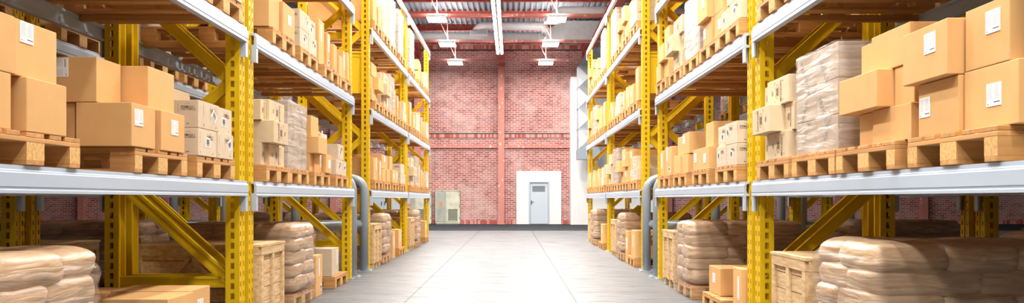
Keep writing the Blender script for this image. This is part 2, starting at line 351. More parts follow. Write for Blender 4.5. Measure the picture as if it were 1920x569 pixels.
# white annex that closes the right part of the wall
b = MB(); b.box(2.52, 6.4, -0.9, 0.0, 0, 6.35); struct('wall_annex', b, M['white_wall'], (0, YW, 0))

def cabinet(x0, x1, h, label):
    t = empty('switch_cabinet', ((x0 + x1) / 2, YW - 0.05, 0)); tag(t, label, 'cabinet', 'metal switch cabinets against the brick wall')
    w = (x1 - x0) / 2; d = 0.42
    b = MB(); b.box(-w, w, -d, 0, 0.04, h); b.box(-w - 0.02, w + 0.02, -d - 0.03, 0, h, h + 0.03); b.box(-w + 0.04, w - 0.04, -d + 0.04, 0, 0, 0.04)
    link('cabinet_body', b.mesh('cabinet_body', M['cabinet']), t)
    b = MB(); b.box(-w + 0.05, -0.12 * w, -d - 0.02, -d, 0.12, h - 0.05); dl = link('door', b.mesh('door', M['cabinet_grey']), t)
    b = MB(); b.box(-0.06 * w, w - 0.05, -d - 0.02, -d, 0.12, h - 0.05); dr = link('door', b.mesh('door', M['cabinet']), t)
    b = MB()
    for k in range(8): b.prism([(-d - 0.05, 0.2 + k * 0.055), (-d - 0.02, 0.2 + k * 0.055), (-d - 0.02, 0.245 + k * 0.055)], 'x', 0.1 * w, w - 0.14)
    b.box(0.06 * w, 0.1 * w, -d - 0.045, -d - 0.02, 0.17, 0.66); b.box(w - 0.14, w - 0.1, -d - 0.045, -d - 0.02, 0.17, 0.66); b.box(0.06 * w, w - 0.1, -d - 0.045, -d - 0.02, 0.64, 0.67)
    link('vent_grille', b.mesh('vent_grille', M['vent']), dr)
    b = MB(); b.box(-w * 0.66, -w * 0.42, -d - 0.026, -d - 0.02, 0.80, 0.98); link('warning_sticker', b.mesh('warning_sticker', M['orange_sticker']), dl)
    for zz in (0.25, 0.75, 1.25):
        b = MB(); b.tube([(w - 0.02, -d - 0.015, zz), (w - 0.02, -d - 0.015, zz + 0.09)], 0.014, 8); link('hinge', b.mesh('hinge', M['vent']), t)
cabinet(-3.32, -2.26, 1.46, 'weathered cream metal cabinet with vent grille, standing clear beside the left rack end')
cabinet(-4.72, -3.50, 1.46, 'weathered cream metal cabinet half hidden behind the end of the left rack')
t = empty('locker_cabinet', (-5.55, YW - 0.3, 0)); tag(t, 'pale blue grey steel locker on the far wall seen under the left rack', 'cabinet')
b = MB(); b.box(-0.75, 0.75, -0.3, 0.25, 0.05, 1.75); b.box(-0.7, 0.7, -0.25, 0.25, 0, 0.05); link('cabinet_body', b.mesh('cabinet_body', M['locker']), t)
for s in (-1, 1):
    b = MB(); b.box(0.375 * s - 0.36, 0.375 * s + 0.36, -0.32, -0.3, 0.08, 1.72); dl = link('door', b.mesh('door', M['locker']), t)
    b = MB(); b.box(0.07 * s - 0.015, 0.07 * s + 0.015, -0.35, -0.32, 0.85, 1.0); link('handle', b.mesh('handle', M['handle']), dl)

# ------------------------------------------------------------------ lamps
def strip_lamp():
    for s, nm in ((-1, 'left'), (1, 'right')):
        t = empty('strip_light', (-0.47 + s * 0.078, 0, 6.725))
        tag(t, f'long lit white strip light under the central roof beam, {nm} one of the pair', 'lamp', 'twin strip lights under the roof beam')
        b = MB(); b.box(-0.055, 0.055, Y0 + 0.5, 33.4, 0.05, 0.098); link('strip_housing', b.mesh('strip_housing', M['plate']), t)  # lamp housing above the tube, set clear below the roof beam
        b = MB(); b.prism([(-0.05, 0.05), (-0.045, 0.015), (-0.03, 0.0), (0.03, 0.0), (0.045, 0.015), (0.05, 0.05)], 'y', Y0 + 0.5, 33.4); link('lit_tube', b.mesh('lit_tube', M['tube']), t)
strip_lamp()
LROWS = [35.7, 31.4, 27.0, 22.6, 18.2, 13.7, 9.2, 4.7, 0.2, -4.3]
ORD = ['first', 'second', 'third', 'fourth', 'fifth', 'sixth', 'seventh', 'eighth', 'ninth', 'tenth']
for k, yy in enumerate(LROWS):
    t = empty('lamp_rail', (0, yy, 6.865)); tag(t, f'slim red cross rail carrying the {ORD[k]} row of hanging lamps counted from brick wall', 'rail', 'red rails carrying the hanging lamps')
    b = MB(); b.box(-9.0, 9.0, -0.035, 0.035, -0.04, 0.05); link('rail', b.mesh('rail', M['column']), t)
    for rx in (-8.5, 8.5, -0.47):
        pass
    for rx in (-2.35, 1.40):
        b = MB(); b.tube([(rx, 0, 0.05), (rx, 0, ZC - 0.06 - 0.03 - 6.865)], 0.018, 8); link('hanger_rod', b.mesh('hanger_rod', M['column']), t)
        b = MB(); b.tube([(rx + 0.03, 0, 0.05), (rx + 0.03 + (0.5 if rx < 0 else -0.18), 0.02, 0.03 + 0.0), ], 0.012, 6)
        b = MB(); b.tube([(rx + 0.04, 0, 0.06), (rx - 0.55, 0.05, ZC - 0.06 - 0.03 - 6.865)], 0.014, 6); link('stay_rod', b.mesh('stay_rod', M['column']), t)
    for rx, nm in ((-2.35, 'left'), (1.40, 'right')):
        l = empty('hanging_lamp', (rx, yy, 6.805)); tag(l, f'lit white box lamp {nm} of the central beam, {ORD[k]} row from the brick wall', 'lamp', 'box lamps hanging over the aisle')
        b = MB(); b.prism([(-0.30, -0.06), (0.30, -0.06), (0.24, 0.0), (-0.24, 0.0)], 'y', -0.38, 0.38)
        link('lamp_housing', b.mesh('lamp_housing', M['paper']), l)
        b = MB(); b.box(-0.29, 0.29, -0.37, 0.37, -0.085, -0.06); link('lit_diffuser', b.mesh('lit_diffuser', M['lamp']), l)
        b = MB(); b.box(-0.20, 0.20, -0.34, 0.34, 0.0, 0.012); link('added_uplight', b.mesh('added_uplight', M['lamp_up']), l)  # glowing top plate added to throw light up at the roof deck
        li = bpy.data.lights.new('lamp_light', 'AREA'); li.shape = 'RECTANGLE'; li.size = 0.56; li.size_y = 0.72
        li.energy = {0: 85, 1: 240, 2: 430, 3: 400, 4: 280}.get(k, 200); li.color = (1, 0.965, 0.92)
        lo = bpy.data.objects.new('lamp_light', li); COL.objects.link(lo); lo.parent = l; lo.location = (0, 0, -0.1)

# ------------------------------------------------------------------ ducts
def arc(c, r, a0, a1, n, ax='xz'):
    return [(c[0] + r * math.cos(a0 + (a1 - a0) * i / n), c[1], c[2] + r * math.sin(a0 + (a1 - a0) * i / n)) for i in range(n + 1)]
def duct_run(parent, pts, r, seams=True):
    b = MB(); b.tube(pts, r, 20); o = link('duct_pipe', b.mesh('duct_pipe', M['duct']), parent); return o
def px(x, d): return (x - 960) / F * d
def pz(y, d): return H + (374 - y) / F * d
t = empty('ventilation_duct', (0, 0, 0)); tag(t, 'silver round and square ventilation ducting running below the roof before the brick wall', 'duct')
dl = 34.0; z1 = pz(68.5, dl)
duct_run(t, [(-9, dl, z1), (px(1012, dl), dl, z1)], 0.16)
for k in range(12):
    xx = -8.6 + k * 0.87
    b = MB(); b.tube([(xx, dl, z1), (xx + 0.03, dl, z1)], 0.168, 20); link('seam_ring', b.mesh('seam_ring', M['duct']), t)
du = 33.1; z2 = pz(49, du); xl, xr = px(909, du), px(1012, du)
pts = arc((xl, du, z2 - 0.36), 0.36, PI * 0.95, PI / 2, 8) + [(xr, du, z2)] + arc((xr, du, z2 - 0.24), 0.24, PI / 2, 0, 7)[1:] + [(xr + 0.24, du + 0.3, z1 + 0.05), (xr + 0.2, dl, z1)]
duct_run(t, pts, 0.165)
b = MB(); gx0, gx1 = px(882, du), px(914, du); gz0, gz1 = pz(68, du), pz(59, du)
b.box(gx0, gx1, du - 0.25, du + 0.2, gz0, gz1); g = link('outlet_box', b.mesh('outlet_box', M['duct']), t)
b = MB()
for k in range(6): b.box(gx0 + 0.03, gx1 - 0.03, du - 0.27, du - 0.25, gz0 + 0.02 + k * 0.028, gz0 + 0.035 + k * 0.028)
link('outlet_grille', b.mesh('outlet_grille', M['plate']), g)
# cone from the round run into the square main
b = MB(); n = 24; r0, r1 = 0.16, 0.0
xa, xb = px(1010, dl), px(1058, dl); zb0, zb1 = pz(78, dl), pz(42, dl); zc = (zb0 + zb1) / 2; hh = (zb1 - zb0) / 2
ring0 = [(xa, dl + 0.16 * math.cos(2 * PI * k / n), z1 + 0.16 * math.sin(2 * PI * k / n)) for k in range(n)]
ring1 = []
for k in range(n):
    c, s_ = math.cos(2 * PI * k / n), math.sin(2 * PI * k / n); m_ = max(abs(c), abs(s_)); ring1.append((xb, dl + 0.3 * c / m_, zc + hh * s_ / m_))
for k in range(n):
    j = (k + 1) % n; b.poly([ring0[k], ring0[j], ring1[j], ring1[k]], True)
link('duct_reducer', b.mesh('duct_reducer', M['duct']), t)
b = MB(); b.box(xb, px(1135, dl) , dl - 0.3, dl + 0.3, zb0, zb1); b.box(px(1075, dl), px(1078, dl), dl - 0.31, dl + 0.31, zb0 - 0.01, zb1 + 0.01)
b.box(px(1106, dl), px(1109, dl), dl - 0.31, dl + 0.31, zb0 - 0.01, zb1 + 0.01)
link('square_duct', b.mesh('square_duct', M['duct']), t)
b = MB(); b.box(px(1135, dl), 9.0, dl - 0.28, dl + 0.28, zb0 + 0.03, zb1 - 0.03); link('square_duct', b.mesh('square_duct', M['duct']), t)
# upper branch
du2 = 29.4; z3 = pz(20, du2); xu = px(1058, du2)
t2 = empty('ventilation_duct', (0, 0, 0)); tag(t2, 'silver round branch duct with elbow and square outlet, high above the right rack', 'duct')
pts = [(9.0, du2, z3), (xu, du2, z3)] + arc((xu, du2, z3 - 0.42), 0.42, PI / 2, PI * 0.9, 8)[1:]
duct_run(t2, pts, 0.145)
b = MB(); gx0, gx1 = px(1020, du2), px(1052, du2); gz0, gz1 = pz(43, du2), pz(31, du2)
b.box(gx0, gx1, du2 - 0.25, du2 + 0.25, gz0, gz1); g = link('outlet_box', b.mesh('outlet_box', M['duct']), t2)
b = MB()
for k in range(6): b.box(gx0 + 0.03, gx1 - 0.03, du2 - 0.27, du2 - 0.25, gz0 + 0.02 + k * 0.032, gz0 + 0.035 + k * 0.032)
link('outlet_grille', b.mesh('outlet_grille', M['plate']), g)
# down duct with cross-broken panels
dd = 35.6; x0, x1 = px(1083, dd), px(1083, dd) + 0.85
t3 = empty('ventilation_shaft', ((x0 + x1) / 2, dd, 0)); tag(t3, 'tall square silver down duct with diamond creased panels before the white wall', 'duct')
w = (x1 - x0) / 2; ztop = pz(128, dd); zbot = pz(282, dd); nsec = 4; sh = (ztop - zbot) / nsec
for k in range(nsec):
    z0 = zbot + k * sh; b = MB()
    for a in range(4):
        rot = Matrix.Rotation(a * PI / 2, 3, 'Z')
        c = [rot @ Vector(p) for p in ((-w, -w, z0), (w, -w, z0), (w, -w, z0 + sh), (-w, -w, z0 + sh))]
        apex = rot @ Vector((0, -w - (0.07 if a == 0 else 0.01), z0 + sh / 2))
        for i in range(4): b.poly([c[i], c[(i + 1) % 4], apex])
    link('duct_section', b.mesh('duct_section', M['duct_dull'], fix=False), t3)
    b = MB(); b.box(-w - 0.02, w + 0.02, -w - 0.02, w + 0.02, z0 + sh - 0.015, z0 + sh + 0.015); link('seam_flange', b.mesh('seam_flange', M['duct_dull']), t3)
b = MB(); b.box(-w - 0.03, w + 0.03, -w - 0.03, w + 0.03, pz(300, dd), zbot); link('bottom_cap', b.mesh('bottom_cap', M['steel']), t3)
b = MB(); zs = pz(84, dl)
A = [(-w, -w, ztop), (w, -w, ztop), (w, w, ztop), (-w, w, ztop)]; B = [(-w + 0.42, -w - 1.3, zs), (w + 0.6, -w - 1.3, zs), (w + 0.6, w - 1.3, zs), (-w + 0.42, w - 1.3, zs)]
for i in range(4): b.poly([A[i], A[(i + 1) % 4], B[(i + 1) % 4], B[i]])
b.poly(B)
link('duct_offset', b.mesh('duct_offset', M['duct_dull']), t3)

# ------------------------------------------------------------------ racks
WL, WR = 2.22, 2.02
LEV = [0.0, 1.251, 2.515, 3.77, 5.04]
PH = 5.06; DEP = 1.10
def hole_strip(b, P, w, hole_w, hole_h, pitch, z_end, z0=0.06):
    """flat strip; P(t, z) -> point, t across from 0 to w; a column of holes down its middle"""
    a, c = w / 2 - hole_w / 2, w / 2 + hole_w / 2
    b.poly([P(0, 0), P(a, 0), P(a, z_end), P(0, z_end)]); b.poly([P(c, 0), P(w, 0), P(w, z_end), P(c, z_end)])
    z = 0.0; zc = z0
    while zc + hole_h / 2 < z_end - 0.02:
        b.poly([P(a, z), P(c, z), P(c, zc - hole_h / 2), P(a, zc - hole_h / 2)]); z = zc + hole_h / 2; zc += pitch
    b.poly([P(a, z), P(c, z), P(c, z_end), P(a, z_end)])
def post_mesh():
    b = MB(); w = 0.068; d = 0.115
    hole_strip(b, lambda t, z: (0.0, -w + t, z), 0.054, 0.016, 0.040, 0.0825, PH, 0.075)
    hole_strip(b, lambda t, z: (0.0, 0.014 + t, z), 0.054, 0.016, 0.040, 0.0825, PH, 0.075)
    for y0, y1, x0, x1 in ((-0.014, -0.008, 0, -0.013), (-0.008, 0.008, -0.013, -0.013), (0.008, 0.014, -0.013, 0)):
        b.poly([(x0, y0, 0), (x1, y1, 0), (x1, y1, PH), (x0, y0, PH)])
    for s in (-1, 1):
        hole_strip(b, lambda t, z: (-t, s * w, z), d, 0.029, 0.050, 0.0825, PH)
        b.poly([(-d, s * w, 0), (-d, s * (w - 0.022), 0), (-d, s * (w - 0.022), PH), (-d, s * w, PH)])
        b.poly([(-d, s * (w - 0.022), 0), (-d + 0.03, s * (w - 0.030), 0), (-d + 0.03, s * (w - 0.030), PH), (-d, s * (w - 0.022), PH)])
        b.poly([(-d + 0.03, s * (w - 0.030), 0), (-d + 0.03, 0, 0), (-d + 0.03, 0, PH), (-d + 0.03, s * (w - 0.030), PH)])  # rear wall added between the lips to shut light out of the holes
    b.poly([(0, -w, PH), (0, w, PH), (-d, w, PH), (-d, -w, PH)])
    return b.mesh('upright_post', M['yellow'], fix=False)
POST = post_mesh()
b = MB(); b.box(-0.135, 0.035, -0.095, 0.095, 0, 0.008)
for sx, sy in ((0.02, 0.08), (0.02, -0.08), (-0.12, 0.08), (-0.12, -0.08)): b.tube([(sx, sy, 0.008), (sx, sy, 0.02)], 0.009, 6)
BPLATE = b.mesh('base_plate', M['plate'])
def brace_mesh(z0, z1, name):
    """C channel in the frame plane from the front post at z0 to the back post at z1"""
    k = (z0, z1, name)
    if k in CACHE: return CACHE[k]
    A = Vector((-0.09, 0, z0)); B = Vector((-DEP + 0.09, 0, z1)); d = (B - A).normalized(); n = Vector((-d.z, 0, d.x)); yv = Vector((0, 1, 0))
    hw = 0.045
    prof = [(-hw, 0.02), (-hw, -0.02), (-hw + 0.022, -0.02), (-hw + 0.022, -0.012), (hw - 0.022, -0.012), (hw - 0.022, -0.02), (hw, -0.02), (hw, 0.02), (hw - 0.006, 0.02), (hw - 0.006, 0.0), (-hw + 0.006, 0.0), (-hw + 0.006, 0.02)]
    b = MB(); nn = len(prof); bb = 0
    for P in (A, B): b.v += [tuple(P + n * p[0] + yv * p[1]) for p in prof]
    for i in range(nn):
        j = (i + 1) % nn; b.f.append((i, j, nn + j, nn + i)); b.sm.append(False); b.mi.append(0)
    for q in (list(range(nn))[::-1], [nn + i for i in range(nn)]): b.f.append(tuple(q)); b.sm.append(False); b.mi.append(0)
    CACHE[k] = b.mesh(name, M['yellow']); return CACHE[k]
def beam_mesh(S):
    k = ('beam', S)
    if k in CACHE: return CACHE[k]
    prof = [(0.002, 0), (0.05, 0), (0.05, 0.014), (0.046, 0.018), (0.046, 0.026), (0.05, 0.030), (0.05, 0.090), (0.044, 0.096), (0.044, 0.100), (0.038, 0.106), (0.038, 0.125), (0.002, 0.125), (0.002, 0.108), (0.028, 0.098), (0.028, 0.028), (0.002, 0.018)]
    b = MB(); b.prism(prof, 'y', -0.005, S + 0.005); CACHE[k] = b.mesh('shelf_beam', M['beam']); return CACHE[k]
b = MB(); b.box(0.030, 0.046, -0.027, 0.027, -0.125, 0.0); b.box(0.002, 0.030, -0.027, -0.020, -0.125, 0.0); CONN = b.mesh('beam_connector', M['beam'])
b = MB(); b.box(-DEP + 0.0, 0.0, -0.028, 0.028, -0.045, 0.0); BATTEN = b.mesh('support_batten', M['batten'])
b = MB(); b.box(-DEP + 0.10, -0.10, -0.012, 0.012, 0, 0.64); b.box(-DEP + 0.10, -0.10, -0.03, 0.03, 0.62, 0.64); PANEL = b.mesh('end_panel', M['yellow'])
NB = ['first', 'second', 'third', 'fourth']
def rack(side, bay, row, y0, S):
    x = (-WL if side == 'L' else WR) if row == 'front' else (-4.05 if side == 'L' else 3.85)
    sd = 'left' if side == 'L' else 'right'
    o = empty('pallet_rack', (x, y0 if side == 'L' else y0 + S, 0), 0 if side == 'L' else PI)
    where = f'{NB[bay]} bay along the {sd} of the aisle' if row == 'front' else f'{NB[bay]} bay of the rear {sd} row'
    tag(o, f'yellow steel pallet rack with grey white beams, {where}', 'rack', 'yellow pallet racks')
    for fy in (0, S):
        for px_, rz in ((0, 0), (-DEP, PI)):
            p = link('upright_post', POST, o, (px_, fy, 0), rz); link('base_plate', BPLATE, p)
        for (a, c) in ((0.42, 1.24), (2.07, 1.24), (2.07, 2.90), (3.73, 2.90), (3.73, 4.55)):
            link('diagonal_brace', brace_mesh(a, c, 'diagonal_brace'), o, (0, fy, 0))
        for z in (0.42, 3.36):
            link('horizontal_brace', brace_mesh(z, z, 'horizontal_brace'), o, (0, fy, 0))
    near = 0 if side == 'L' else S
    if bay == 2: link('end_panel', PANEL, o, (0, near, 2.75))
    for li in (1, 2, 3, 4):
        zt = LEV[li]
        for px_, rz in ((0, 0), (-DEP, PI)):
            bm_ = link('shelf_beam', beam_mesh(S), o, (px_, 0 if rz == 0 else S, zt - 0.125), rz)
            for cy in (0.022, S - 0.022): link('beam_connector', CONN, bm_, (0.0, cy, 0))
        if li < 4 and not (row == 'rear' and li == 3):
            for k in range(5): link('support_batten', BATTEN, o, (0, S * (k + 0.5) / 5, zt))
BAYS = [(2.53, 4.56), (7.33, 4.56), (13.42, 4.60), (18.25, 4.64)]
for side in 'LR':
    for bay, (y0, S) in enumerate(BAYS):
        rack(side, bay, 'front', y0, S)
    for bay, (y0, S) in enumerate(BAYS[:3]):
        rack(side, bay, 'rear', y0, S)

# ------------------------------------------------------------------ tube guards in the gap between second and third bays
def guard(side, y, where, row='front'):
    s = -1 if side == 'L' else 1
    xf = (-WL - 0.03 if side == 'L' else WR + 0.03) if row == 'front' else s * 4.1
    o = empty('tube_guard', (xf, y, 0), 0 if s > 0 else PI); sd = 'left' if side == 'L' else 'right'
    tag(o, f'grey steel tube guard arch {where}', 'guard', 'grey tube guards in the rack gap')
    r = 0.062; L = 1.05; Ht = 1.42; c = 0.2
    pts = [(0, 0, 0.01), (0, 0, Ht - c)] + [(c - c * math.cos(a), 0, Ht - c + c * math.sin(a)) for a in [PI / 2 * i / 8 for i in range(1, 9)]]
    pts += [(L - c + c * math.sin(a), 0, Ht - c + c * math.cos(a)) for a in [PI / 2 * i / 8 for i in range(0, 9)]] + [(L, 0, 0.01)]
    b = MB(); b.tube(pts, r, 18); link('arch_tube', b.mesh('arch_tube', M['steel']), o)
    b = MB(); b.tube([(0.02, 0, 0.72), (L - 0.02, 0, 0.72)], r * 0.98, 18); link('cross_tube', b.mesh('cross_tube', M['steel']), o)
    for xx in (0, L):
        b = MB(); b.box(xx - 0.11, xx + 0.11, -0.1, 0.1, 0, 0.014)
        for q in (-0.08, 0.08): b.tube([(xx + q, 0.07, 0.014), (xx + q, 0.07, 0.03)], 0.012, 6); b.tube([(xx + q, -0.07, 0.014), (xx + q, -0.07, 0.03)], 0.012, 6)
        link('base_plate', b.mesh('base_plate', M['plate']), o)
for side, sd in (('L', 'left'), ('R', 'right')):
    guard(side, 12.16, f'just behind the second {sd} bay')
    guard(side, 13.12, f'just before the third {sd} bay')
    guard(side, 12.16, f'behind the second bay of rear {sd} row', 'rear')
    guard(side, 13.12, f'before the third bay of rear {sd} row', 'rear')

# ------------------------------------------------------------------ pallets
PZ = 0.147
def pallet_parts():
    """(name, mesh, (x, y, z)) with x = 0 at the aisle side, going to -1.2 into the rack, y 0..0.8"""
    out = []
    dk = MB(); 
    def bx(sx, sy, sz, m): return bev_box(sx, sy, sz, 0.003, m)
    for y, w in ((0.0725, 0.145), (0.2275, 0.10), (0.40, 0.145), (0.5725, 0.10), (0.7275, 0.145)):
        out.append(('deck_board', bx(1.2, w, 0.022, M['wood_x']), (-0.6, y, 0.125)))
    for x in (-0.0725, -0.6, -1.1275):
        out.append(('cross_board', bx(0.145, 0.8, 0.022, M['wood_y']), (x, 0.4, 0.103)))
        for y, w in ((0.05, 0.10), (0.40, 0.145), (0.75, 0.10)):
            out.append(('spacer_block', bx(0.145, w, 0.081, M['chip']), (x, y, 0.022)))
    for y, w in ((0.05, 0.10), (0.40, 0.145), (0.75, 0.10)):
        out.append(('runner_board', bx(1.2, w, 0.022, M['wood_x']), (-0.6, y, 0.0)))
    return out
PARTS = pallet_parts()
def block_mesh(w):
    # spacer block: pale end grain towards the aisle, plain long-grain faces elsewhere
    k = ('blk', w)
    if k in CACHE: return CACHE[k]
    b = MB(); b.box(-0.0725, 0.0725, -w / 2, w / 2, 0, 0.081)
    me = b.mesh('spacer_block', [M['wood_x'], M['chip']])
    for p in me.polygons:
        if abs(p.normal.x) > 0.9: p.material_index = 1
    CACHE[k] = me; return me
PARTS = [(n, block_mesh(0.145 if abs(p[1] - 0.4) < 0.01 else 0.10) if n == 'spacer_block' else me, p) for n, me, p in PARTS]
def joined_pallet():
    vs, fs, mi, mats = [], [], [], []
    for n, me, p in PARTS:
        b0 = len(vs); vs += [tuple(v.co + Vector(p)) for v in me.vertices]
        for q in me.polygons:
            m = me.materials[q.material_index]
            if m not in mats: mats.append(m)
            fs.append(tuple(b0 + i for i in q.vertices)); mi.append(mats.index(m))
    me = bpy.data.meshes.new('pallet'); me.from_pydata(vs, [], fs)
    for m in mats: me.materials.append(m)
    me.polygons.foreach_set('material_index', mi); me.update(); return me
PALLET = joined_pallet()

def frame(side, row):
    """(x of the pallets' aisle side, direction into the rack, rotation)"""
    if row == 'front': return (-WL + 0.055, -1, 0.0) if side == 'L' else (WR - 0.055, 1, PI)
    return (-4.05 + 0.055, -1, 0.0) if side == 'L' else (3.85 - 0.055, 1, PI)
SHELF = ['floor', 'lower shelf', 'middle shelf', 'upper shelf']
def place_words(side, row, bay, lev, idx):
    sd = 'left' if side == 'L' else 'right'
    pl = f'{ORD[idx]} pallet'
    if row == 'front': return f'{pl}, {NB[bay]} {sd} bay, {SHELF[lev]}'
    return f'{pl}, {SHELF[lev]}, {NB[bay]} rear {sd} bay'
def pallet(side, row, bay, lev, idx, y, load, detail, dx=0.0, jig=0.0):
    x, s, rz = frame(side, row)
    o_loc = (x - s * dx, y if side == 'L' else y + 0.8, LEV[lev] + 0.003 if lev else 0.001)
    if detail:
        o = empty('wooden_pallet', o_loc, rz + jig)
        for n, me, p in PARTS: link(n, me, o, p)
    else:
        o = link('wooden_pallet', PALLET, None, o_loc, rz + jig)
    tag(o, f'wooden pallet under {load}, {place_words(side, row, bay, lev, idx)}', 'pallet', 'wooden pallets')
    return o

# ------------------------------------------------------------------ printing and labels on cartons
def text_polys(b, s, size, cx, cy, rot=0.0, offset=0.0, mi=0, eps=0.0012, xs=1.0):
    k = ('txt', s, offset)
    if k not in CACHE:
        cu = bpy.data.curves.new('t', 'FONT'); cu.body = s; cu.align_x = 'CENTER'; cu.align_y = 'CENTER'; cu.size = 1; cu.offset = offset; cu.resolution_u = 3; cu.fill_mode = 'FRONT'
        ob = bpy.data.objects.new('t', cu); me = bpy.data.meshes.new_from_object(ob)
        CACHE[k] = ([tuple(v.co) for v in me.vertices], [tuple(p.vertices) for p in me.polygons])
        bpy.data.objects.remove(ob); bpy.data.curves.remove(cu); bpy.data.meshes.remove(me)
    vs, fs = CACHE[k]; b0 = len(b.v); c, sn = math.cos(rot), math.sin(rot)
    for v in vs:
        x, y = v[0] * size * xs, v[1] * size; b.v.append((eps, cx + x * c - y * sn, cy + x * sn + y * c))
    for f in fs: b.f.append(tuple(b0 + i for i in f)); b.sm.append(False); b.mi.append(mi)
def flat(b, pts, mi=0, eps=0.0012): b.poly([(eps, p[0], p[1]) for p in pts], False, mi)
def rect(b, y0, y1, z0, z1, mi=0, eps=0.0012): flat(b, [(y0, z0), (y1, z0), (y1, z1), (y0, z1)], mi, eps)
def ringp(b, cy, cz, ry, rz, w, n=24, a0=0, a1=2 * PI, mi=0):
    for i in range(n):
        a, c = a0 + (a1 - a0) * i / n, a0 + (a1 - a0) * (i + 1) / n
        flat(b, [(cy + ry * math.cos(a), cz + rz * math.sin(a)), (cy + ry * math.cos(c), cz + rz * math.sin(c)), (cy + (ry - w) * math.cos(c), cz + (rz - w) * math.sin(c)), (cy + (ry - w) * math.cos(a), cz + (rz - w) * math.sin(a))], mi)
def art(kind):
    if ('art', kind) in CACHE: return CACHE[('art', kind)]
    b = MB()
    if kind in ('day_up', 'day_down', 'day_small'):
        t = 1 if kind != 'day_down' else -1
        k = 1.0 if kind != 'day_small' else 0.0
        if kind == 'day_small':
            text_polys(b, 'MONDAY', 0.035, 0.03, 0, PI / 2, 0.012); ringp(b, -0.02, 0, 0.018, 0.026, 0.004); ringp(b, -0.02, 0.0, 0.010, 0.016, 0.004)
            rect(b, 0.0, 0.003, -0.03, 0.03)
        else:
            def q(y): return y * t
            text_polys(b, 'MONDAY', 0.049, q(0.085), 0.0, PI / 2 * t, 0.014, xs=0.76)
            text_polys(b, 'LTD', 0.016, q(0.05), 0.0, PI / 2 * t, 0.0)
            rect(b, min(q(0.058), q(0.061)), max(q(0.058), q(0.061)), -0.075, -0.02); rect(b, min(q(0.058), q(0.061)), max(q(0.058), q(0.061)), 0.02, 0.075)
            # crest: shield, crown, scrolls
            cy = q(0.0); ringp(b, cy, 0, 0.022, 0.03, 0.006); ringp(b, cy, 0, 0.011, 0.016, 0.005)
            for zz in (-0.018, 0, 0.018): rect(b, cy - 0.02, cy + 0.02, zz - 0.002, zz + 0.002)
            for s in (-1, 1):
                ringp(b, cy, s * 0.042, 0.016, 0.014, 0.005, 14, 0.2 if s > 0 else PI + 0.2, PI - 0.2 if s > 0 else 2 * PI - 0.2); ringp(b, q(0.026), s * 0.022, 0.009, 0.018, 0.004, 14)
                ringp(b, q(-0.03), s * 0.024, 0.010, 0.017, 0.004, 14)
            ringp(b, q(-0.125), 0, 0.02, 0.02, 0.0035); ringp(b, q(-0.125), 0, 0.012, 0.012, 0.004)
            for zz in (-0.075, 0.062): rect(b, min(q(0.125), q(0.135)), max(q(0.125), q(0.135)), zz, zz + 0.014)
            for zz in (-0.08, 0.06): rect(b, min(q(-0.07), q(-0.062)), max(q(-0.07), q(-0.062)), zz, zz + 0.02)
        me = b.mesh('printed_artwork', M['ink_brown'], fix=False)
    elif kind == 'race':
        text_polys(b, 'FORMULA 1', 0.027, 0.0, 0.046, 0, 0.014, xs=0.68); text_polys(b, 'WORLD CHAMPIONS', 0.0125, 0.0, 0.030, 0, 0.012, xs=0.84)
        rect(b, -0.070, -0.0685, 0.01, 0.07); ringp(b, 0.0, 0.060, 0.03, 0.012, 0.0015, 12, PI * 0.3, PI * 0.7)
        rect(b, -0.012, 0.008, -0.070, -0.066)
        me = b.mesh('printed_lettering', M['ink'], fix=False)
    elif kind == 'race_front':
        text_polys(b, 'FORMULA 1', 0.027, 0.05, 0.046, 0, 0.014, xs=0.8); text_polys(b, 'WORLD CHAMPIONS', 0.0125, 0.05, 0.030, 0, 0.012, xs=0.98)
        rect(b, -0.155, -0.1525, -0.01, 0.07); rect(b, -0.02, -0.0175, -0.03, 0.07); rect(b, 0.09, 0.105, -0.075, -0.068); ringp(b, -0.15, -0.07, 0.007, 0.007, 0.003, 12)
        ringp(b, 0.055, 0.05, 0.03, 0.02, 0.002, 12, PI * 0.25, PI * 0.75)
        me = b.mesh('printed_lettering', M['ink'], fix=False)
    elif kind == 'bar':
        b.box(0, 0.002, -0.044, 0.044, -0.034, 0.034, 0); rr = random.Random(3); y = -0.032
        while y < 0.03:
            w = rr.choice((0.0022, 0.004, 0.0055)); rect(b, y, min(y + w, 0.033), -0.014, 0.024, 1, 0.0025); y += w + rr.choice((0.0022, 0.0035))
        rect(b, -0.03, 0.03, -0.024, -0.019, 1, 0.0025)
        me = b.mesh('barcode_label', [M['paper'], M['ink']], fix=False)
    elif kind in ('ship', 'tall'):
        h, w = (0.048, 0.054) if kind == 'ship' else (0.10, 0.026)
        b.box(0, 0.003, -w, w, -h, h, 0); z = h - 0.012; rr = random.Random(5)
        while z > -h + 0.03:
            rect(b, -w + 0.006, -0.002 - rr.random() * 0.01, z, z + 0.0025, 1, 0.0035); rect(b, 0.004, w - 0.006 - rr.random() * 0.012, z, z + 0.0025, 1, 0.0035); z -= 0.0075
        rect(b, 0.002, w - 0.006, -h + 0.014, -h + 0.019, 2, 0.0035); rect(b, -w + 0.006, -w + 0.02, -h + 0.008, -h + 0.011, 2, 0.0035)
        me = b.mesh('shipping_label', [M['paper'], M['print_grey'], M['ink_grey']], fix=False)
    CACHE[('art', kind)] = me; return me
ARTNAME = {'day_up': 'printed_artwork', 'day_down': 'printed_artwork', 'day_small': 'printed_artwork', 'race': 'printed_lettering', 'race_front': 'printed_lettering', 'bar': 'barcode_label', 'ship': 'shipping_label', 'tall': 'shipping_label'}

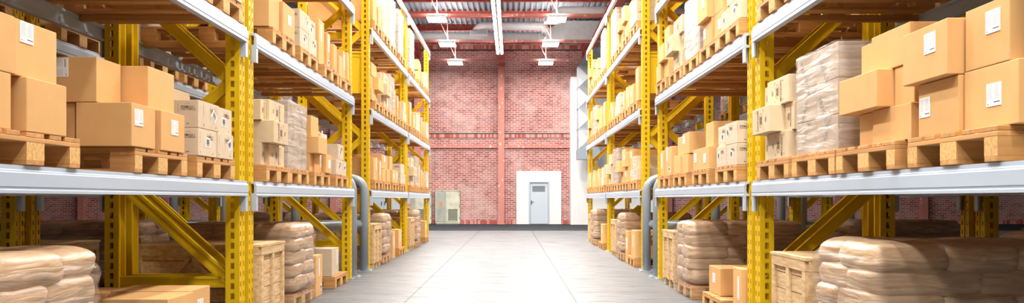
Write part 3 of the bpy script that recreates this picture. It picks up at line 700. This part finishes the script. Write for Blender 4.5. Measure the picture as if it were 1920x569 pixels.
KIND = {'brown': ('cardboard_box', 'card', 'brown', 'box', 'brown cardboard boxes on the racks'),
        'race': ('barcode_carton', 'carton_pale', 'pale printed', 'carton', 'pale cartons with barcode labels'),
        'day': ('printed_carton', 'carton_tan', 'tan crest printed', 'carton', 'tan cartons with crest printing')}
def carton(kind, side, row, ctx, y, z, u0, u1, h0, h1, v0, dep, pos, decals=(), twist=0.0):
    x, s, rz = frame(side, row)
    nm, mk, col, word, grp = KIND[kind]
    sx, sy, sz = round(dep, 2), round((u1 - u0) / 0.01) * 0.01, round(h1 - h0, 3)
    me = bev_box(sx, sy, sz, 0.004, M[mk])
    loc = (x + s * (v0 + dep / 2), y + (u0 + u1) / 2, z + h0)
    o = link(nm, me, None, loc, rz + twist)
    tape = {0: 'plain', 1: 'labelled'}[1 if any(d[0] in ('ship', 'tall', 'bar') for d in decals) else 0]
    tag(o, f'{tape} {col} {word}, {pos} of {ctx}' if kind == 'brown' else f'{col} {word}, {pos} of {ctx}', word, grp)
    for d in decals:
        k, face, fu, fz = d[:4]; tilt = d[4] if len(d) > 4 else 0.0
        m2 = art(k)
        lz = sz * fz
        nr = -1 if side == 'L' else 1       # local y of the end nearer the entrance
        if face == 'front':
            c = link(ARTNAME[k], m2, o, (sx / 2, -nr * (-0.5 + fu) * -1 * sy * -1, lz), 0); c.location.y = nr * (0.5 - fu) * sy
        else:
            c = link(ARTNAME[k], m2, o, ((0.5 - fu) * sx, nr * sy / 2, lz), nr * PI / 2)
        if tilt:
            rzz = c.rotation_euler.z
            c.rotation_mode = 'QUATERNION'
            c.rotation_quaternion = (Matrix.Rotation(rzz, 3, 'Z') @ Matrix.Rotation(tilt, 3, 'X')).to_quaternion()
    return o

# box loads: (kind, u0, u1, h0, h1, v0, depth, position words, decals)
S_ = lambda fu=0.5, fz=0.6: ('ship', 'front', fu, fz)
T_ = lambda fu=0.5, fz=0.6: ('tall', 'front', fu, fz)
B_ = lambda fu=0.5, fz=0.5, t=0.0: ('bar', 'front', fu, fz, t)
LOADS = {
 'stack_pair': [('brown', -.06, .35, 0, .26, .05, .55, 'lower near end', [S_(.42, .52)]), ('brown', .36, .74, 0, .255, .03, .55, 'lower far end', [S_(.82, .55)]),
    ('brown', 0, .34, .262, .53, .05, .55, 'upper near end', [S_(.35, .68)]), ('brown', .36, .80, .258, .51, -.02, .5, 'upper far end', [S_(.36, .66)])],
 'stack_steps': [('brown', -.07, .39, 0, .187, .04, .6, 'lowest near end', []), ('brown', .40, .62, 0, .187, .06, .55, 'lowest far end', []),
    ('brown', -.06, .16, .189, .39, .06, .6, 'middle near end', []), ('brown', .17, .70, .189, .39, -.03, .45, 'middle far end', []),
    ('brown', -.03, .43, .392, .60, .05, .7, 'topmost near end', []), ('brown', .44, .62, .392, .585, .07, .55, 'topmost far end', [])],
 'stack_open': [('brown', -.06, .26, 0, .25, .0, .32, 'lower near end', [S_(.28, .68)]), ('brown', .35, .73, 0, .25, .0, .34, 'lower far end', [S_(.55, .62)]),
    ('brown', -.06, .24, .252, .51, .2, .5, 'upper near end', [('ship', 'near', .42, .76, PI / 2)]), ('brown', .28, .68, .252, .51, .05, .5, 'upper far end', []),
    ('brown', -.03, .34, 0, .25, .34, .45, 'lower near back', []), ('brown', .36, .74, 0, .25, .38, .5, 'lower far back', [])],
 'stack_block': [('brown', -.12, .24, 0, .245, .02, .5, 'lower near end', []), ('brown', .33, .67, 0, .245, .0, .5, 'lower far end', []),
    ('brown', -.12, .27, .247, .50, .02, .5, 'upper near end', []), ('brown', .285, .635, .247, .50, .03, .5, 'upper far end', [S_(.26, .80)])],
 'race_four': [('race', .0, .37, 0, .19, .0, .3, 'lower near end', [('race', 'near', .24, .5), B_(.5, .52, 0), ('race_front', 'front', .5, .5)]), ('race', .385, .75, 0, .19, .0, .3, 'lower far end', [B_(.75, .58, .35), ('race_front', 'front', .5, .5)]),
    ('race', .0, .42, .192, .385, .0, .3, 'upper near end', [('race', 'near', .24, .5), B_(.75, .55, -.6), ('race_front', 'front', .6, .5)]), ('race', .43, .77, .192, .385, .02, .3, 'upper far end', [B_(.45, .45, 0), ('race_front', 'front', .5, .5)])],
 'race_two': [('race', .0, .37, 0, .19, .0, .4, 'lower near end', [B_(.5, .52, 0), ('race_front', 'front', .5, .5)]), ('race', .385, .75, 0, .19, .02, .4, 'lower far end', [B_(.7, .55, .3)]),
    ('race', .1, .47, .192, .385, .0, .4, 'upper near end', [B_(.4, .5, -.4), ('race_front', 'front', .5, .5)])],
 'day_six': [('day', .04, .535, 0, .198, .02, .4, 'lowest long', [('day_up', 'front', .45, .5)]), ('day', .54, .70, 0, .198, .05, .4, 'lowest short', [('day_small', 'front', .5, .5)]),
    ('day', .0, .20, .2, .398, .05, .4, 'middle short', [('day_small', 'front', .5, .5)]), ('day', .205, .67, .2, .398, -.06, .4, 'middle long', [('day_down', 'front', .5, .5)]),
    ('day', .03, .54, .4, .60, .02, .4, 'topmost long', [('day_up', 'front', .5, .5)]), ('day', .545, .71, .4, .58, .05, .4, 'topmost short', [('day_small', 'front', .5, .5)])],
 'tall_pair': [('brown', -.02, .33, 0, .53, .03, .5, 'tall near end', [T_(.45, .75)]), ('brown', .36, .78, 0, .31, .0, .5, 'low far end', [S_(.55, .55)]),
    ('brown', .40, .70, .312, .5, .1, .45, 'upper far end', [])],
 'tall_mixed': [('brown', -.02, .26, 0, .52, .06, .5, 'tall near end', [T_(.45, .72)]), ('brown', .28, .46, 0, .42, .03, .5, 'tall middle', [T_(.5, .7), B_(.5, .15)]),
    ('brown', .47, .57, 0, .30, -.01, .45, 'slim middle', []), ('brown', .60, .80, 0, .34, .02, .45, 'low far end', [])],
 'slim_row': [('brown', .0, .22, 0, .26, .02, .45, 'low near end', []), ('brown', .24, .40, 0, .36, .02, .45, 'tall middle', [T_(.5, .6)]), ('brown', .43, .56, 0, .24, .0, .45, 'low middle', []), ('brown', .59, .78, 0, .40, .04, .45, 'tall far end', [])],
 'big_one': [('brown', .0, .75, 0, .228, .0, .6, 'wide lower', [S_(.25, .5), S_(.85, .6)]), ('brown', .02, .36, .23, .48, .05, .7, 'upper near end', [])],
 'two_two': [('brown', .0, .34, 0, .21, .02, .6, 'lower near end', []), ('brown', .36, .74, 0, .215, .0, .5, 'lower far end', []), ('brown', -.02, .36, .217, .46, .03, .6, 'upper near end', [S_(.8, .7)]), ('brown', .38, .70, .217, .44, .04, .5, 'upper far end', [])],
 'label_pair': [('brown', .0, .42, 0, .36, .02, .5, 'tall near end', [T_(.7, .75), B_(.3, .2)]), ('brown', .45, .68, 0, .33, .0, .4, 'tall far end', [T_(.5, .6)])],
 'cubes': [('brown', .0, .33, 0, .22, .03, .5, 'lower near end', []), ('brown', .35, .70, 0, .22, -.01, .5, 'lower far end', []), ('brown', .04, .40, .222, .43, -.03, .5, 'middle near end', []), ('brown', .42, .72, .222, .44, .04, .5, 'middle far end', []), ('brown', .02, .36, .442, .66, .04, .5, 'topmost near end', [])],
 'layered': [('brown', .0, .14, 0, .2, .05, .5, 'lowest near end', []), ('brown', .16, .50, 0, .2, .03, .5, 'lowest middle', [T_(.85, .8)]), ('brown', .53, .80, 0, .215, -.02, .4, 'lowest far end', [S_(.6, .5)]),
    ('brown', .0, .40, .202, .385, -.05, .4, 'middle near end', []), ('brown', .41, .80, .217, .46, .03, .45, 'middle far end', [T_(.3, .7), S_(.75, .75)]), ('brown', .03, .38, .39, .62, .04, .5, 'topmost near end', [])],
 'deep_wall': [('brown', .0, .38, 0, .5, .02, .5, 'tall near front', []), ('brown', .0, .38, 0, .48, .55, .5, 'tall near back', []), ('brown', .41, .74, 0, .3, .0, .5, 'low far end', [S_()])],
}
LOADNAME = {'race_four': 'barcode cartons', 'race_two': 'barcode cartons', 'day_six': 'crest printed cartons', 'wrapped': 'a film wrapped load', 'wrapped_tall': 'a film wrapped load'}

# ------------------------------------------------------------------ wrapped loads
def film_shell(sx, sy, z0, z1, amp, key, flare=0.0, r=0.03, layer=0.0):
    """wrinkled open shell around a block, base centre origin"""
    k = ('film', key, round(sx, 2), round(sy, 2), round(z1 - z0, 2))
    if k in CACHE: return CACHE[k]
    b = MB(); per = []
    def seg(p, q, n): return [(p[0] + (q[0] - p[0]) * i / n, p[1] + (q[1] - p[1]) * i / n) for i in range(n)]
    X, Y = sx / 2, sy / 2
    c = [(-X + r, -Y), (X - r, -Y), (X, -Y + r), (X, Y - r), (X - r, Y), (-X + r, Y), (-X, Y - r), (-X, -Y + r)]
    for i in range(8): per += seg(c[i], c[(i + 1) % 8], 14 if i % 2 == 0 else 2)
    rows = max(6, int((z1 - z0) / (0.022 if layer else 0.035))); n = len(per)
    for j in range(rows + 1):
        z = z0 + (z1 - z0) * j / rows
        for (x, y) in per:
            d = noise.noise(Vector((x * 4 + z * 5, y * 4 - z * 2, z * 22))) * amp
            if layer and z > 0: d += -0.022 + 0.024 * abs(math.sin(PI * max(z, 0) / layer)) ** 0.5 - 0.05 * max(0, (z - z1 + 0.07) / 0.07) ** 2
            f = 1 + (d + flare * max(0, 1 - j / rows) ** 2) / max(X, Y)
            b.v.append((x * f, y * f, z))
    for j in range(rows):
        for i in range(n):
            i2 = (i + 1) % n; b.f.append((j * n + i, j * n + i2, (j + 1) * n + i2, (j + 1) * n + i)); b.sm.append(True); b.mi.append(0)
    me = b.mesh('stretch_film', M['film'] if key == 'wrap' else M['film_clear'], fix=False); CACHE[k] = me; return me
def fragile_mesh():
    if 'fragile' in CACHE: return CACHE['fragile']
    b = MB()
    for (y, z, a, s) in ((-.22, .19, -.9, .07), (.12, .20, -.85, .07), (-.20, -.02, .95, .07), (.13, -.08, -.95, .07), (.2, -.2, 1.0, .065), (-.2, -.21, 1.0, .06)):
        text_polys(b, 'FRAGILE', s, y, z, a, 0.004)
    CACHE['fragile'] = b.mesh('printed_lettering', M['ink_grey'], fix=False); return CACHE['fragile']
def recycle_mesh():
    if 'recyc' in CACHE: return CACHE['recyc']
    b = MB()
    for k in range(3):
        a = k * 2 * PI / 3 + PI / 2; ca, sa = math.cos(a), math.sin(a)
        def T(p): return (p[0] * ca - p[1] * sa, p[0] * sa + p[1] * ca)
        pts = [(0.06, -0.035), (0.06, 0.02), (0.045, 0.02), (0.075, 0.05), (0.105, 0.02), (0.088, 0.02), (0.088, -0.035)]
        for i in range(len(pts)):
            p, q = Vector(T(pts[i])), Vector(T(pts[(i + 1) % len(pts)])); nrm = Vector((-(q - p).y, (q - p).x)).normalized() * 0.003
            flat(b, [p - nrm, q - nrm, q + nrm, p + nrm])
    CACHE['recyc'] = b.mesh('printed_symbol', M['ink'], fix=False); return CACHE['recyc']
def wrapped(side, row, ctx, y, z, h=0.67):
    x, s, rz = frame(side, row); D = 1.12; W = 0.76
    o = empty('wrapped_load', (x + s * (0.03 + D / 2), y + 0.4, z), rz)
    tag(o, f'film wrapped grey brown carton block on {ctx}', 'wrapped load', 'film wrapped carton blocks')
    for k in range(3):
        hh = h / 3
        for j in range(2):
            c = link('inner_carton', bev_box(D, W / 2 - 0.003, round(hh - 0.003, 3), 0.004, M['wrapped']), o, (0, (j - 0.5) * W / 2, k * hh))
    link('stretch_film', film_shell(D + 0.024, W + 0.024, 0.002, h + 0.004, 0.008, 'wrap'), o)
    f = link('printed_lettering', fragile_mesh(), o, (D / 2, 0, h / 2))
    nr = -1 if side == 'L' else 1
    link('printed_symbol', recycle_mesh(), o, (D / 2 - 0.2, nr * W / 2, h * 0.62), nr * PI / 2)

# ------------------------------------------------------------------ sacks
def sack_mesh(sx, sy, sz, seed):
    k = ('sack', sx, sy, seed)
    if k in CACHE: return CACHE[k]
    b = MB(); nu, nv = 36, 16
    def sg(v, e): return math.copysign(abs(v) ** e, v)
    for j in range(nv + 1):
        ph = -PI / 2 + PI * j / nv
        for i in range(nu):
            th = 2 * PI * i / nu; c = sg(math.cos(ph), 0.32)
            x, y, z = c * sg(math.cos(th), 0.26), c * sg(math.sin(th), 0.26), sg(math.sin(ph), 0.72)
            p = Vector((x * sx / 2, y * sy / 2, z * sz / 2))
            n1 = noise.noise(Vector((p.x * 6 + seed * 9, p.y * 6, p.z * 14))) * 0.016 + noise.noise(Vector((p.x * 14 + seed * 5, p.y * 14 + p.z * 20, p.z * 30))) * 0.007
            p += Vector((x, y, z * 0.6)).normalized() * n1 if p.length > 0 else Vector()
            b.v.append(tuple(p + Vector((0, 0, sz / 2))))
    for j in range(nv):
        for i in range(nu):
            i2 = (i + 1) % nu; b.f.append((j * nu + i, j * nu + i2, (j + 1) * nu + i2, (j + 1) * nu + i)); b.sm.append(True); b.mi.append(0)
    me = b.mesh('sack', M['sack'], fix=False); CACHE[k] = me; return me
def sacks(side, row, bay, y, where, detail=True, layers=5):
    x, s, rz = frame(side, row)
    pl = pallet(side, row, bay, 0, 0, y, 'film wrapped sacks', detail); pl['label'] = f'wooden pallet on the floor under wrapped brown sacks, {where}'
    o = empty('sack_stack', (x + s * 0.6, y + 0.4, PZ), rz); tag(o, f'film wrapped stack of brown sacks on floor pallet, {where}', 'sack stack', 'wrapped sack stacks at floor level')
    h = 0.128; q = random.Random(int(y * 100))
    nr = -1 if side == 'L' else 1
    for k in range(layers):
        f = nr if k % 2 == 0 else -nr
        for (vx, uy, sx, sy) in ((-.4, .165, .45, .52), (0, .165, .45, .52), (.4, .165, .45, .52), (-.3, -.235, .65, .38), (.3, -.235, .65, .38)):
            link('sack', sack_mesh(sx, sy, 0.182, q.randint(0, 3)), o, (vx + q.uniform(-.012, .012), f * uy + q.uniform(-.012, .012), k * h + 0.020), q.uniform(-.03, .03))
    link('stretch_film', film_shell(1.275, 0.88, -0.11, 0.665, 0.011, 'skirt', 0.0, 0.03, 0.128), o)

# ------------------------------------------------------------------ crates
def crate(side, row, y, where):
    x, s, rz = frame(side, row); D, W, Hh = 1.08, 0.74, 0.60; z0 = 0.085
    o = empty('wooden_crate', (x + s * (0.02 + D / 2), y + W / 2, 0), rz); tag(o, f'pale planked wooden crate with lid, {where}', 'crate', 'wooden crates on the floor')
    def part(name, fn):
        k = ('crate', name)
        if k not in CACHE:
            b = MB(); fn(b); CACHE[k] = b.mesh(name.split('|')[0], M['crate'])
        return link(name.split('|')[0], CACHE[k], o)
    n = 5; ph = Hh / n
    def planks(axis, sgn):
        def fn(b):
            for k in range(n):
                a, c = z0 + k * ph + 0.003, z0 + (k + 1) * ph - 0.003
                if axis == 'x': b.box(sgn * D / 2 - 0.02 * (sgn > 0), sgn * D / 2 + 0.02 * (sgn < 0), -W / 2 + .002, W / 2 - .002, a, c)
                else: b.box(-D / 2 + .002, D / 2 - .002, sgn * W / 2 - 0.02 * (sgn > 0), sgn * W / 2 + 0.02 * (sgn < 0), a, c)
        return fn
    for axis in 'xy':
        for sgn in (-1, 1): part(f'plank_panel|{axis}{sgn}', planks(axis, sgn))
    for sgn in (-1, 1):
        for q in (-W / 2 + 0.03, 0.0, W / 2 - 0.03):
            part(f'upright_batten|x{sgn}{q:.2f}', lambda b: b.box(min(sgn * D / 2, sgn * (D / 2 + 0.022)), max(sgn * D / 2, sgn * (D / 2 + 0.022)), q - 0.03, q + 0.03, z0, z0 + Hh - 0.075))
        part(f'top_batten|x{sgn}', lambda b: b.box(min(sgn * D / 2, sgn * (D / 2 + 0.022)), max(sgn * D / 2, sgn * (D / 2 + 0.022)), -W / 2, W / 2, z0 + Hh - 0.072, z0 + Hh))
        for q in (-D / 2 + 0.035, 0.0, D / 2 - 0.035):
            part(f'upright_batten|y{sgn}{q:.2f}', lambda b: b.box(q - 0.035, q + 0.035, min(sgn * W / 2, sgn * (W / 2 + 0.02)), max(sgn * W / 2, sgn * (W / 2 + 0.02)), z0, z0 + Hh - 0.075))
        part(f'top_batten|y{sgn}', lambda b: b.box(-D / 2, D / 2, min(sgn * W / 2, sgn * (W / 2 + 0.02)), max(sgn * W / 2, sgn * (W / 2 + 0.02)), z0 + Hh - 0.072, z0 + Hh))
        for hx in (-1, 1):
            def diag(b):
                A = Vector((hx * 0.06, 0, z0 + Hh - 0.09)); B = Vector((hx * (D / 2 - 0.09), 0, z0 + 0.03)); d = (B - A).normalized(); nn = Vector((-d.z, 0, d.x)) * 0.016
                y0, y1 = sgn * W / 2, sgn * (W / 2 + 0.016); v = [A - nn, A + nn, B + nn, B - nn]
                P = [Vector((p.x, y0, p.z)) for p in v]; Q = [Vector((p.x, y1, p.z)) for p in v]
                b.poly(P); b.poly(Q)
                for i in range(4): b.poly([P[i], P[(i + 1) % 4], Q[(i + 1) % 4], Q[i]])
            part(f'diagonal_brace|{sgn}{hx}', diag)
    def lid(b):
        m = 7; w_ = (W + 0.05) / m
        for k in range(m): b.box(-D / 2 - 0.025, D / 2 + 0.025, -W / 2 - 0.025 + k * w_ + .001, -W / 2 - 0.025 + (k + 1) * w_ - .001, z0 + Hh, z0 + Hh + 0.02)
    part('lid', lid)
    for q in (-W / 2 + 0.05, 0, W / 2 - 0.05): part(f'skid|{q:.2f}', lambda b: b.box(-D / 2, D / 2, q - 0.045, q + 0.045, 0, z0))
    return o

# ------------------------------------------------------------------ fill the shelves
def load(side, row, bay, lev, idx, y, kind, detail=False):
    name = LOADNAME.get(kind, 'brown boxes')
    pallet(side, row, bay, lev, idx, y, name, detail, R.uniform(-0.01, 0.012), R.uniform(-0.006, 0.006))
    ctx = place_words(side, row, bay, lev, idx); z = (LEV[lev] if lev else 0) + PZ + 0.005
    if kind == 'wrapped': return wrapped(side, row, ctx, y, z)
    if kind == 'wrapped_tall': return wrapped(side, row, ctx, y, z, 0.86)
    flip = kind == 'day_six' and side == 'L'
    for (k, u0, u1, h0, h1, v0, dep, pos, dec) in LOADS[kind]:
        if flip: u0, u1 = 0.74 - u1, 0.74 - u0
        dd = dec if (y < 19 or lev == 1) else [d for d in dec if d[0] in ('ship', 'tall')]
        carton(k, side, row, ctx, y, z, u0, u1, h0, h1, v0, dep, pos, dd, R.uniform(-0.006, 0.006))
FILL = {
 ('L', 1): {0: [(3.52, 'stack_block'), (4.97, 'stack_open'), (5.95, 'race_four')],
            1: [(7.56, 'day_six'), (8.42, 'wrapped'), (9.43, 'layered'), (10.62, 'race_two')],
            2: [(13.60, 'label_pair'), (14.55, 'two_two'), (15.6, 'big_one'), (16.75, 'race_four')],
            3: [(18.45, 'day_six'), (19.5, 'wrapped'), (20.6, 'tall_mixed'), (21.75, 'race_two')]},
 ('L', 2): {0: [(2.80, 'stack_block'), (3.63, 'wrapped'), (4.50, 'stack_open'), (5.33, 'two_two'), (6.17, 'race_four')],
            1: [(7.8, 'tall_pair'), (8.80, 'race_four'), (9.95, 'tall_mixed'), (10.9, 'slim_row')],
            2: [(13.62, 'stack_steps'), (14.5, 'day_six'), (15.3, 'wrapped'), (16.2, 'tall_mixed'), (17.1, 'race_two')],
            3: [(18.5, 'tall_pair'), (19.5, 'race_four'), (20.6, 'tall_mixed'), (21.75, 'race_two')]},
 ('L', 3): {0: [(2.8, 'wrapped_tall'), (3.8, 'wrapped_tall'), (4.8, 'wrapped_tall'), (5.8, 'wrapped_tall')], 1: [(7.7, 'wrapped_tall'), (8.75, 'wrapped_tall'), (9.9, 'deep_wall'), (10.85, 'two_two')],
            2: [(13.55, 'deep_wall'), (14.5, 'race_four'), (15.4, 'wrapped_tall'), (16.6, 'wrapped_tall')],
            3: [(18.5, 'wrapped_tall'), (20.2, 'two_two'), (21.6, 'race_two')]},
 ('R', 1): {0: [(3.49, 'stack_pair'), (4.40, 'stack_steps'), (5.25, 'wrapped'), (6.16, 'day_six')],
            1: [(7.53, 'race_four'), (8.60, 'big_one'), (9.72, 'two_two'), (10.74, 'label_pair')],
            2: [(13.58, 'race_two'), (14.45, 'stack_pair'), (15.36, 'stack_steps'), (16.22, 'wrapped'), (17.12, 'day_six')],
            3: [(18.45, 'race_two'), (19.4, 'slim_row'), (20.5, 'slim_row'), (21.7, 'label_pair')]},
 ('R', 2): {0: [(2.66, 'wrapped'), (3.54, 'stack_pair'), (4.40, 'wrapped'), (5.24, 'two_two'), (6.12, 'stack_block')],
            1: [(7.42, 'race_two'), (8.25, 'stack_pair'), (9.13, 'wrapped'), (10.05, 'day_six'), (10.98, 'cubes')],
            2: [(13.6, 'tall_pair'), (14.6, 'label_pair'), (15.7, 'race_four'), (16.85, 'slim_row')],
            3: [(18.5, 'tall_pair'), (19.4, 'stack_pair'), (20.4, 'wrapped'), (21.6, 'cubes')]},
 ('R', 3): {0: [(2.8, 'wrapped_tall'), (3.8, 'wrapped_tall'), (4.8, 'wrapped_tall'), (5.8, 'wrapped_tall')], 1: [(7.7, 'wrapped_tall'), (8.75, 'wrapped_tall'), (9.9, 'deep_wall'), (10.9, 'two_two')],
            2: [(13.6, 'race_four'), (14.5, 'stack_pair'), (15.45, 'cubes'), (16.5, 'wrapped_tall')],
            3: [(18.5, 'wrapped_tall'), (20.0, 'two_two'), (21.4, 'cubes')]},
}
for (side, lev), bays in FILL.items():
    for bay, items in bays.items():
        for idx, (y, kind) in enumerate(items):
            load(side, 'front', bay, lev, idx, y, kind, detail=(lev == 1 and bay <= 1) or (lev == 2 and bay <= 1))
# a crest carton standing behind the barcode cartons in the first left bay
for k in range(2):
    carton('day', 'L', 'front', 'third pallet, first left bay, lower shelf', 5.95, LEV[1] + PZ + 0.005, .28, .75, k * .26, k * .26 + .258, .34, .4, ('lower back', 'upper back')[k], [('day_up', 'near', .5, .5)])
REAR = {('L', 1): {0: [(5.9, 'big_one')], 1: [(7.7, 'stack_pair'), (9.9, 'day_six')], 2: [(13.7, 'two_two'), (15.2, 'wrapped')]},
        ('L', 2): {0: [(5.2, 'wrapped'), (6.1, 'race_four')], 1: [(7.65, 'day_six'), (8.55, 'wrapped'), (9.5, 'wrapped'), (10.5, 'race_four')], 2: [(13.7, 'stack_pair'), (15, 'wrapped')]},
        ('R', 1): {0: [(5.9, 'big_one')], 1: [(7.7, 'wrapped'), (8.8, 'wrapped'), (10.0, 'day_six')], 2: [(13.7, 'two_two'), (15.2, 'wrapped')]},
        ('R', 2): {0: [(5.2, 'race_four'), (6.1, 'wrapped')], 1: [(7.65, 'day_six'), (8.55, 'wrapped'), (9.5, 'stack_pair'), (10.5, 'race_four')], 2: [(13.7, 'stack_pair'), (15, 'wrapped')]}}
for (side, lev), bays in REAR.items():
    for bay, items in bays.items():
        for idx, (y, kind) in enumerate(items): load(side, 'rear', bay, lev, idx, y, kind)

# ------------------------------------------------------------------ floor level
sacks('L', 'front', 0, 3.65, 'first left bay'); sacks('R', 'front', 0, 4.72, 'first right bay')
crate('R', 'front', 5.78, 'beyond the sacks in the first right bay')
crate('L', 'front', 7.45, 'before the sacks in the second left bay'); sacks('L', 'front', 1, 8.55, 'second left bay')
sacks('R', 'front', 1, 9.42, 'second right bay'); crate('R', 'front', 10.5, 'beyond the sacks in the second right bay')
crate('L', 'front', 13.55, 'before the sacks in the third left bay'); sacks('L', 'front', 2, 14.5, 'third left bay', False)
crate('L', 'front', 18.4, 'before the sacks in the fourth left bay'); sacks('L', 'front', 3, 19.4, 'fourth left bay', False)
sacks('R', 'front', 2, 15.2, 'third right bay', False); crate('R', 'front', 16.4, 'beyond the sacks in the third right bay')
sacks('R', 'front', 3, 20.4, 'fourth right bay', False); crate('R', 'front', 21.5, 'beyond the sacks in the fourth right bay')
sacks('L', 'rear', 1, 9.2, 'rear row, behind second left bay', False); sacks('R', 'rear', 0, 5.9, 'rear row, behind first right bay', False)
crate('L', 'rear', 7.6, 'rear row, behind second left bay'); crate('R', 'rear', 8.0, 'rear row, behind second right bay')
crate('L', 'rear', 14.2, 'rear row, behind third left bay'); sacks('R', 'rear', 1, 9.6, 'rear row, behind second right bay', False)
sacks('L', 'rear', 2, 15.6, 'rear row, behind third left bay', False)

def floor_boxes(side, bay, y, items, where, detail=True, base=True, dx=0.0):
    if base:
        p = pallet(side, 'front', bay, 0, 1, y, 'boxes', detail, dx); p['label'] = f'low wooden pallet on the floor carrying boxes, {where}'
    for (k, u0, u1, h0, h1, v0, dep, pos, dec, zf) in items:
        carton(k, side, 'front', f'floor boxes, {where}', y, PZ + 0.003 if zf else 0.001, u0, u1, h0, h1, v0, dep, pos, dec, 0.0)
sh = ('ship', 'front', .5, .62)
floor_boxes('L', 0, 5.5, [('brown', .0, .44, 0, .31, .03, .45, 'near front', [('ship', 'front', .75, .6)], 1), ('brown', .45, .85, 0, .315, .06, .55, 'far front', [('ship', 'front', .5, .6)], 1),
    ('brown', .0, .42, 0, .27, .52, .5, 'near back', [], 1), ('brown', .44, .84, 0, .30, .63, .45, 'far back', [], 1)], 'first left bay')
floor_boxes('L', 1, 10.55, [('brown', -.95, -.62, 0, .465, .02, .35, 'standing on the floor end', [T_(.5, .7), B_(.75, .2)], 0), ('race', .0, .42, 0, .34, .04, .5, 'pale front', [T_(.75, .65)], 1)], 'second left bay')
floor_boxes('L', 2, 16.6, [('brown', -.75, -.42, 0, .50, .03, .4, 'tall near', [T_(.5, .6)], 0), ('brown', .0, .5, 0, .36, .02, .5, 'far', [T_(.5, .6)], 1)], 'third left bay', False)
floor_boxes('L', 3, 21.6, [('brown', .05, .5, 0, .40, .02, .5, 'single', [sh], 1)], 'fourth left bay', False)
floor_boxes('R', 1, 8.1, [('brown', .32, .80, 0, .27, .07, .5, 'front', [('ship', 'front', .55, .58)], 1), ('brown', -.64, -.36, 0, .49, .02, .45, 'standing on the floor end', [T_(.35, .65)], 0), ('brown', .1, .7, 0, .28, .60, .5, 'back', [], 1)], 'second right bay')
floor_boxes('R', 2, 13.9, [('brown', .0, .45, 0, .44, .02, .5, 'far', [T_(.5, .6)], 1), ('brown', .9, 1.2, 0, .55, .02, .4, 'tall floor standing', [T_(.5, .6), T_(.2, .6)], 0)], 'third right bay', False)
floor_boxes('R', 3, 18.7, [('brown', .1, .55, 0, .40, .02, .5, 'single', [sh], 1)], 'fourth right bay', False)

# ------------------------------------------------------------------ light and exposure
w = bpy.data.worlds.new('world'); scene.world = w; w.use_nodes = True
bg = w.node_tree.nodes['Background']; bg.inputs['Color'].default_value = (1, 0.98, 0.95, 1); bg.inputs['Strength'].default_value = 0.12
scene.view_settings.view_transform = 'Standard'; scene.view_settings.look = 'None'
scene.view_settings.exposure = 0.29; scene.view_settings.gamma = 1.0; scene.view_settings.use_curve_mapping = False
scene.cycles.use_denoising = True
scene.cycles.max_bounces = 8; scene.cycles.transparent_max_bounces = 12
scene.cycles.use_adaptive_sampling = True
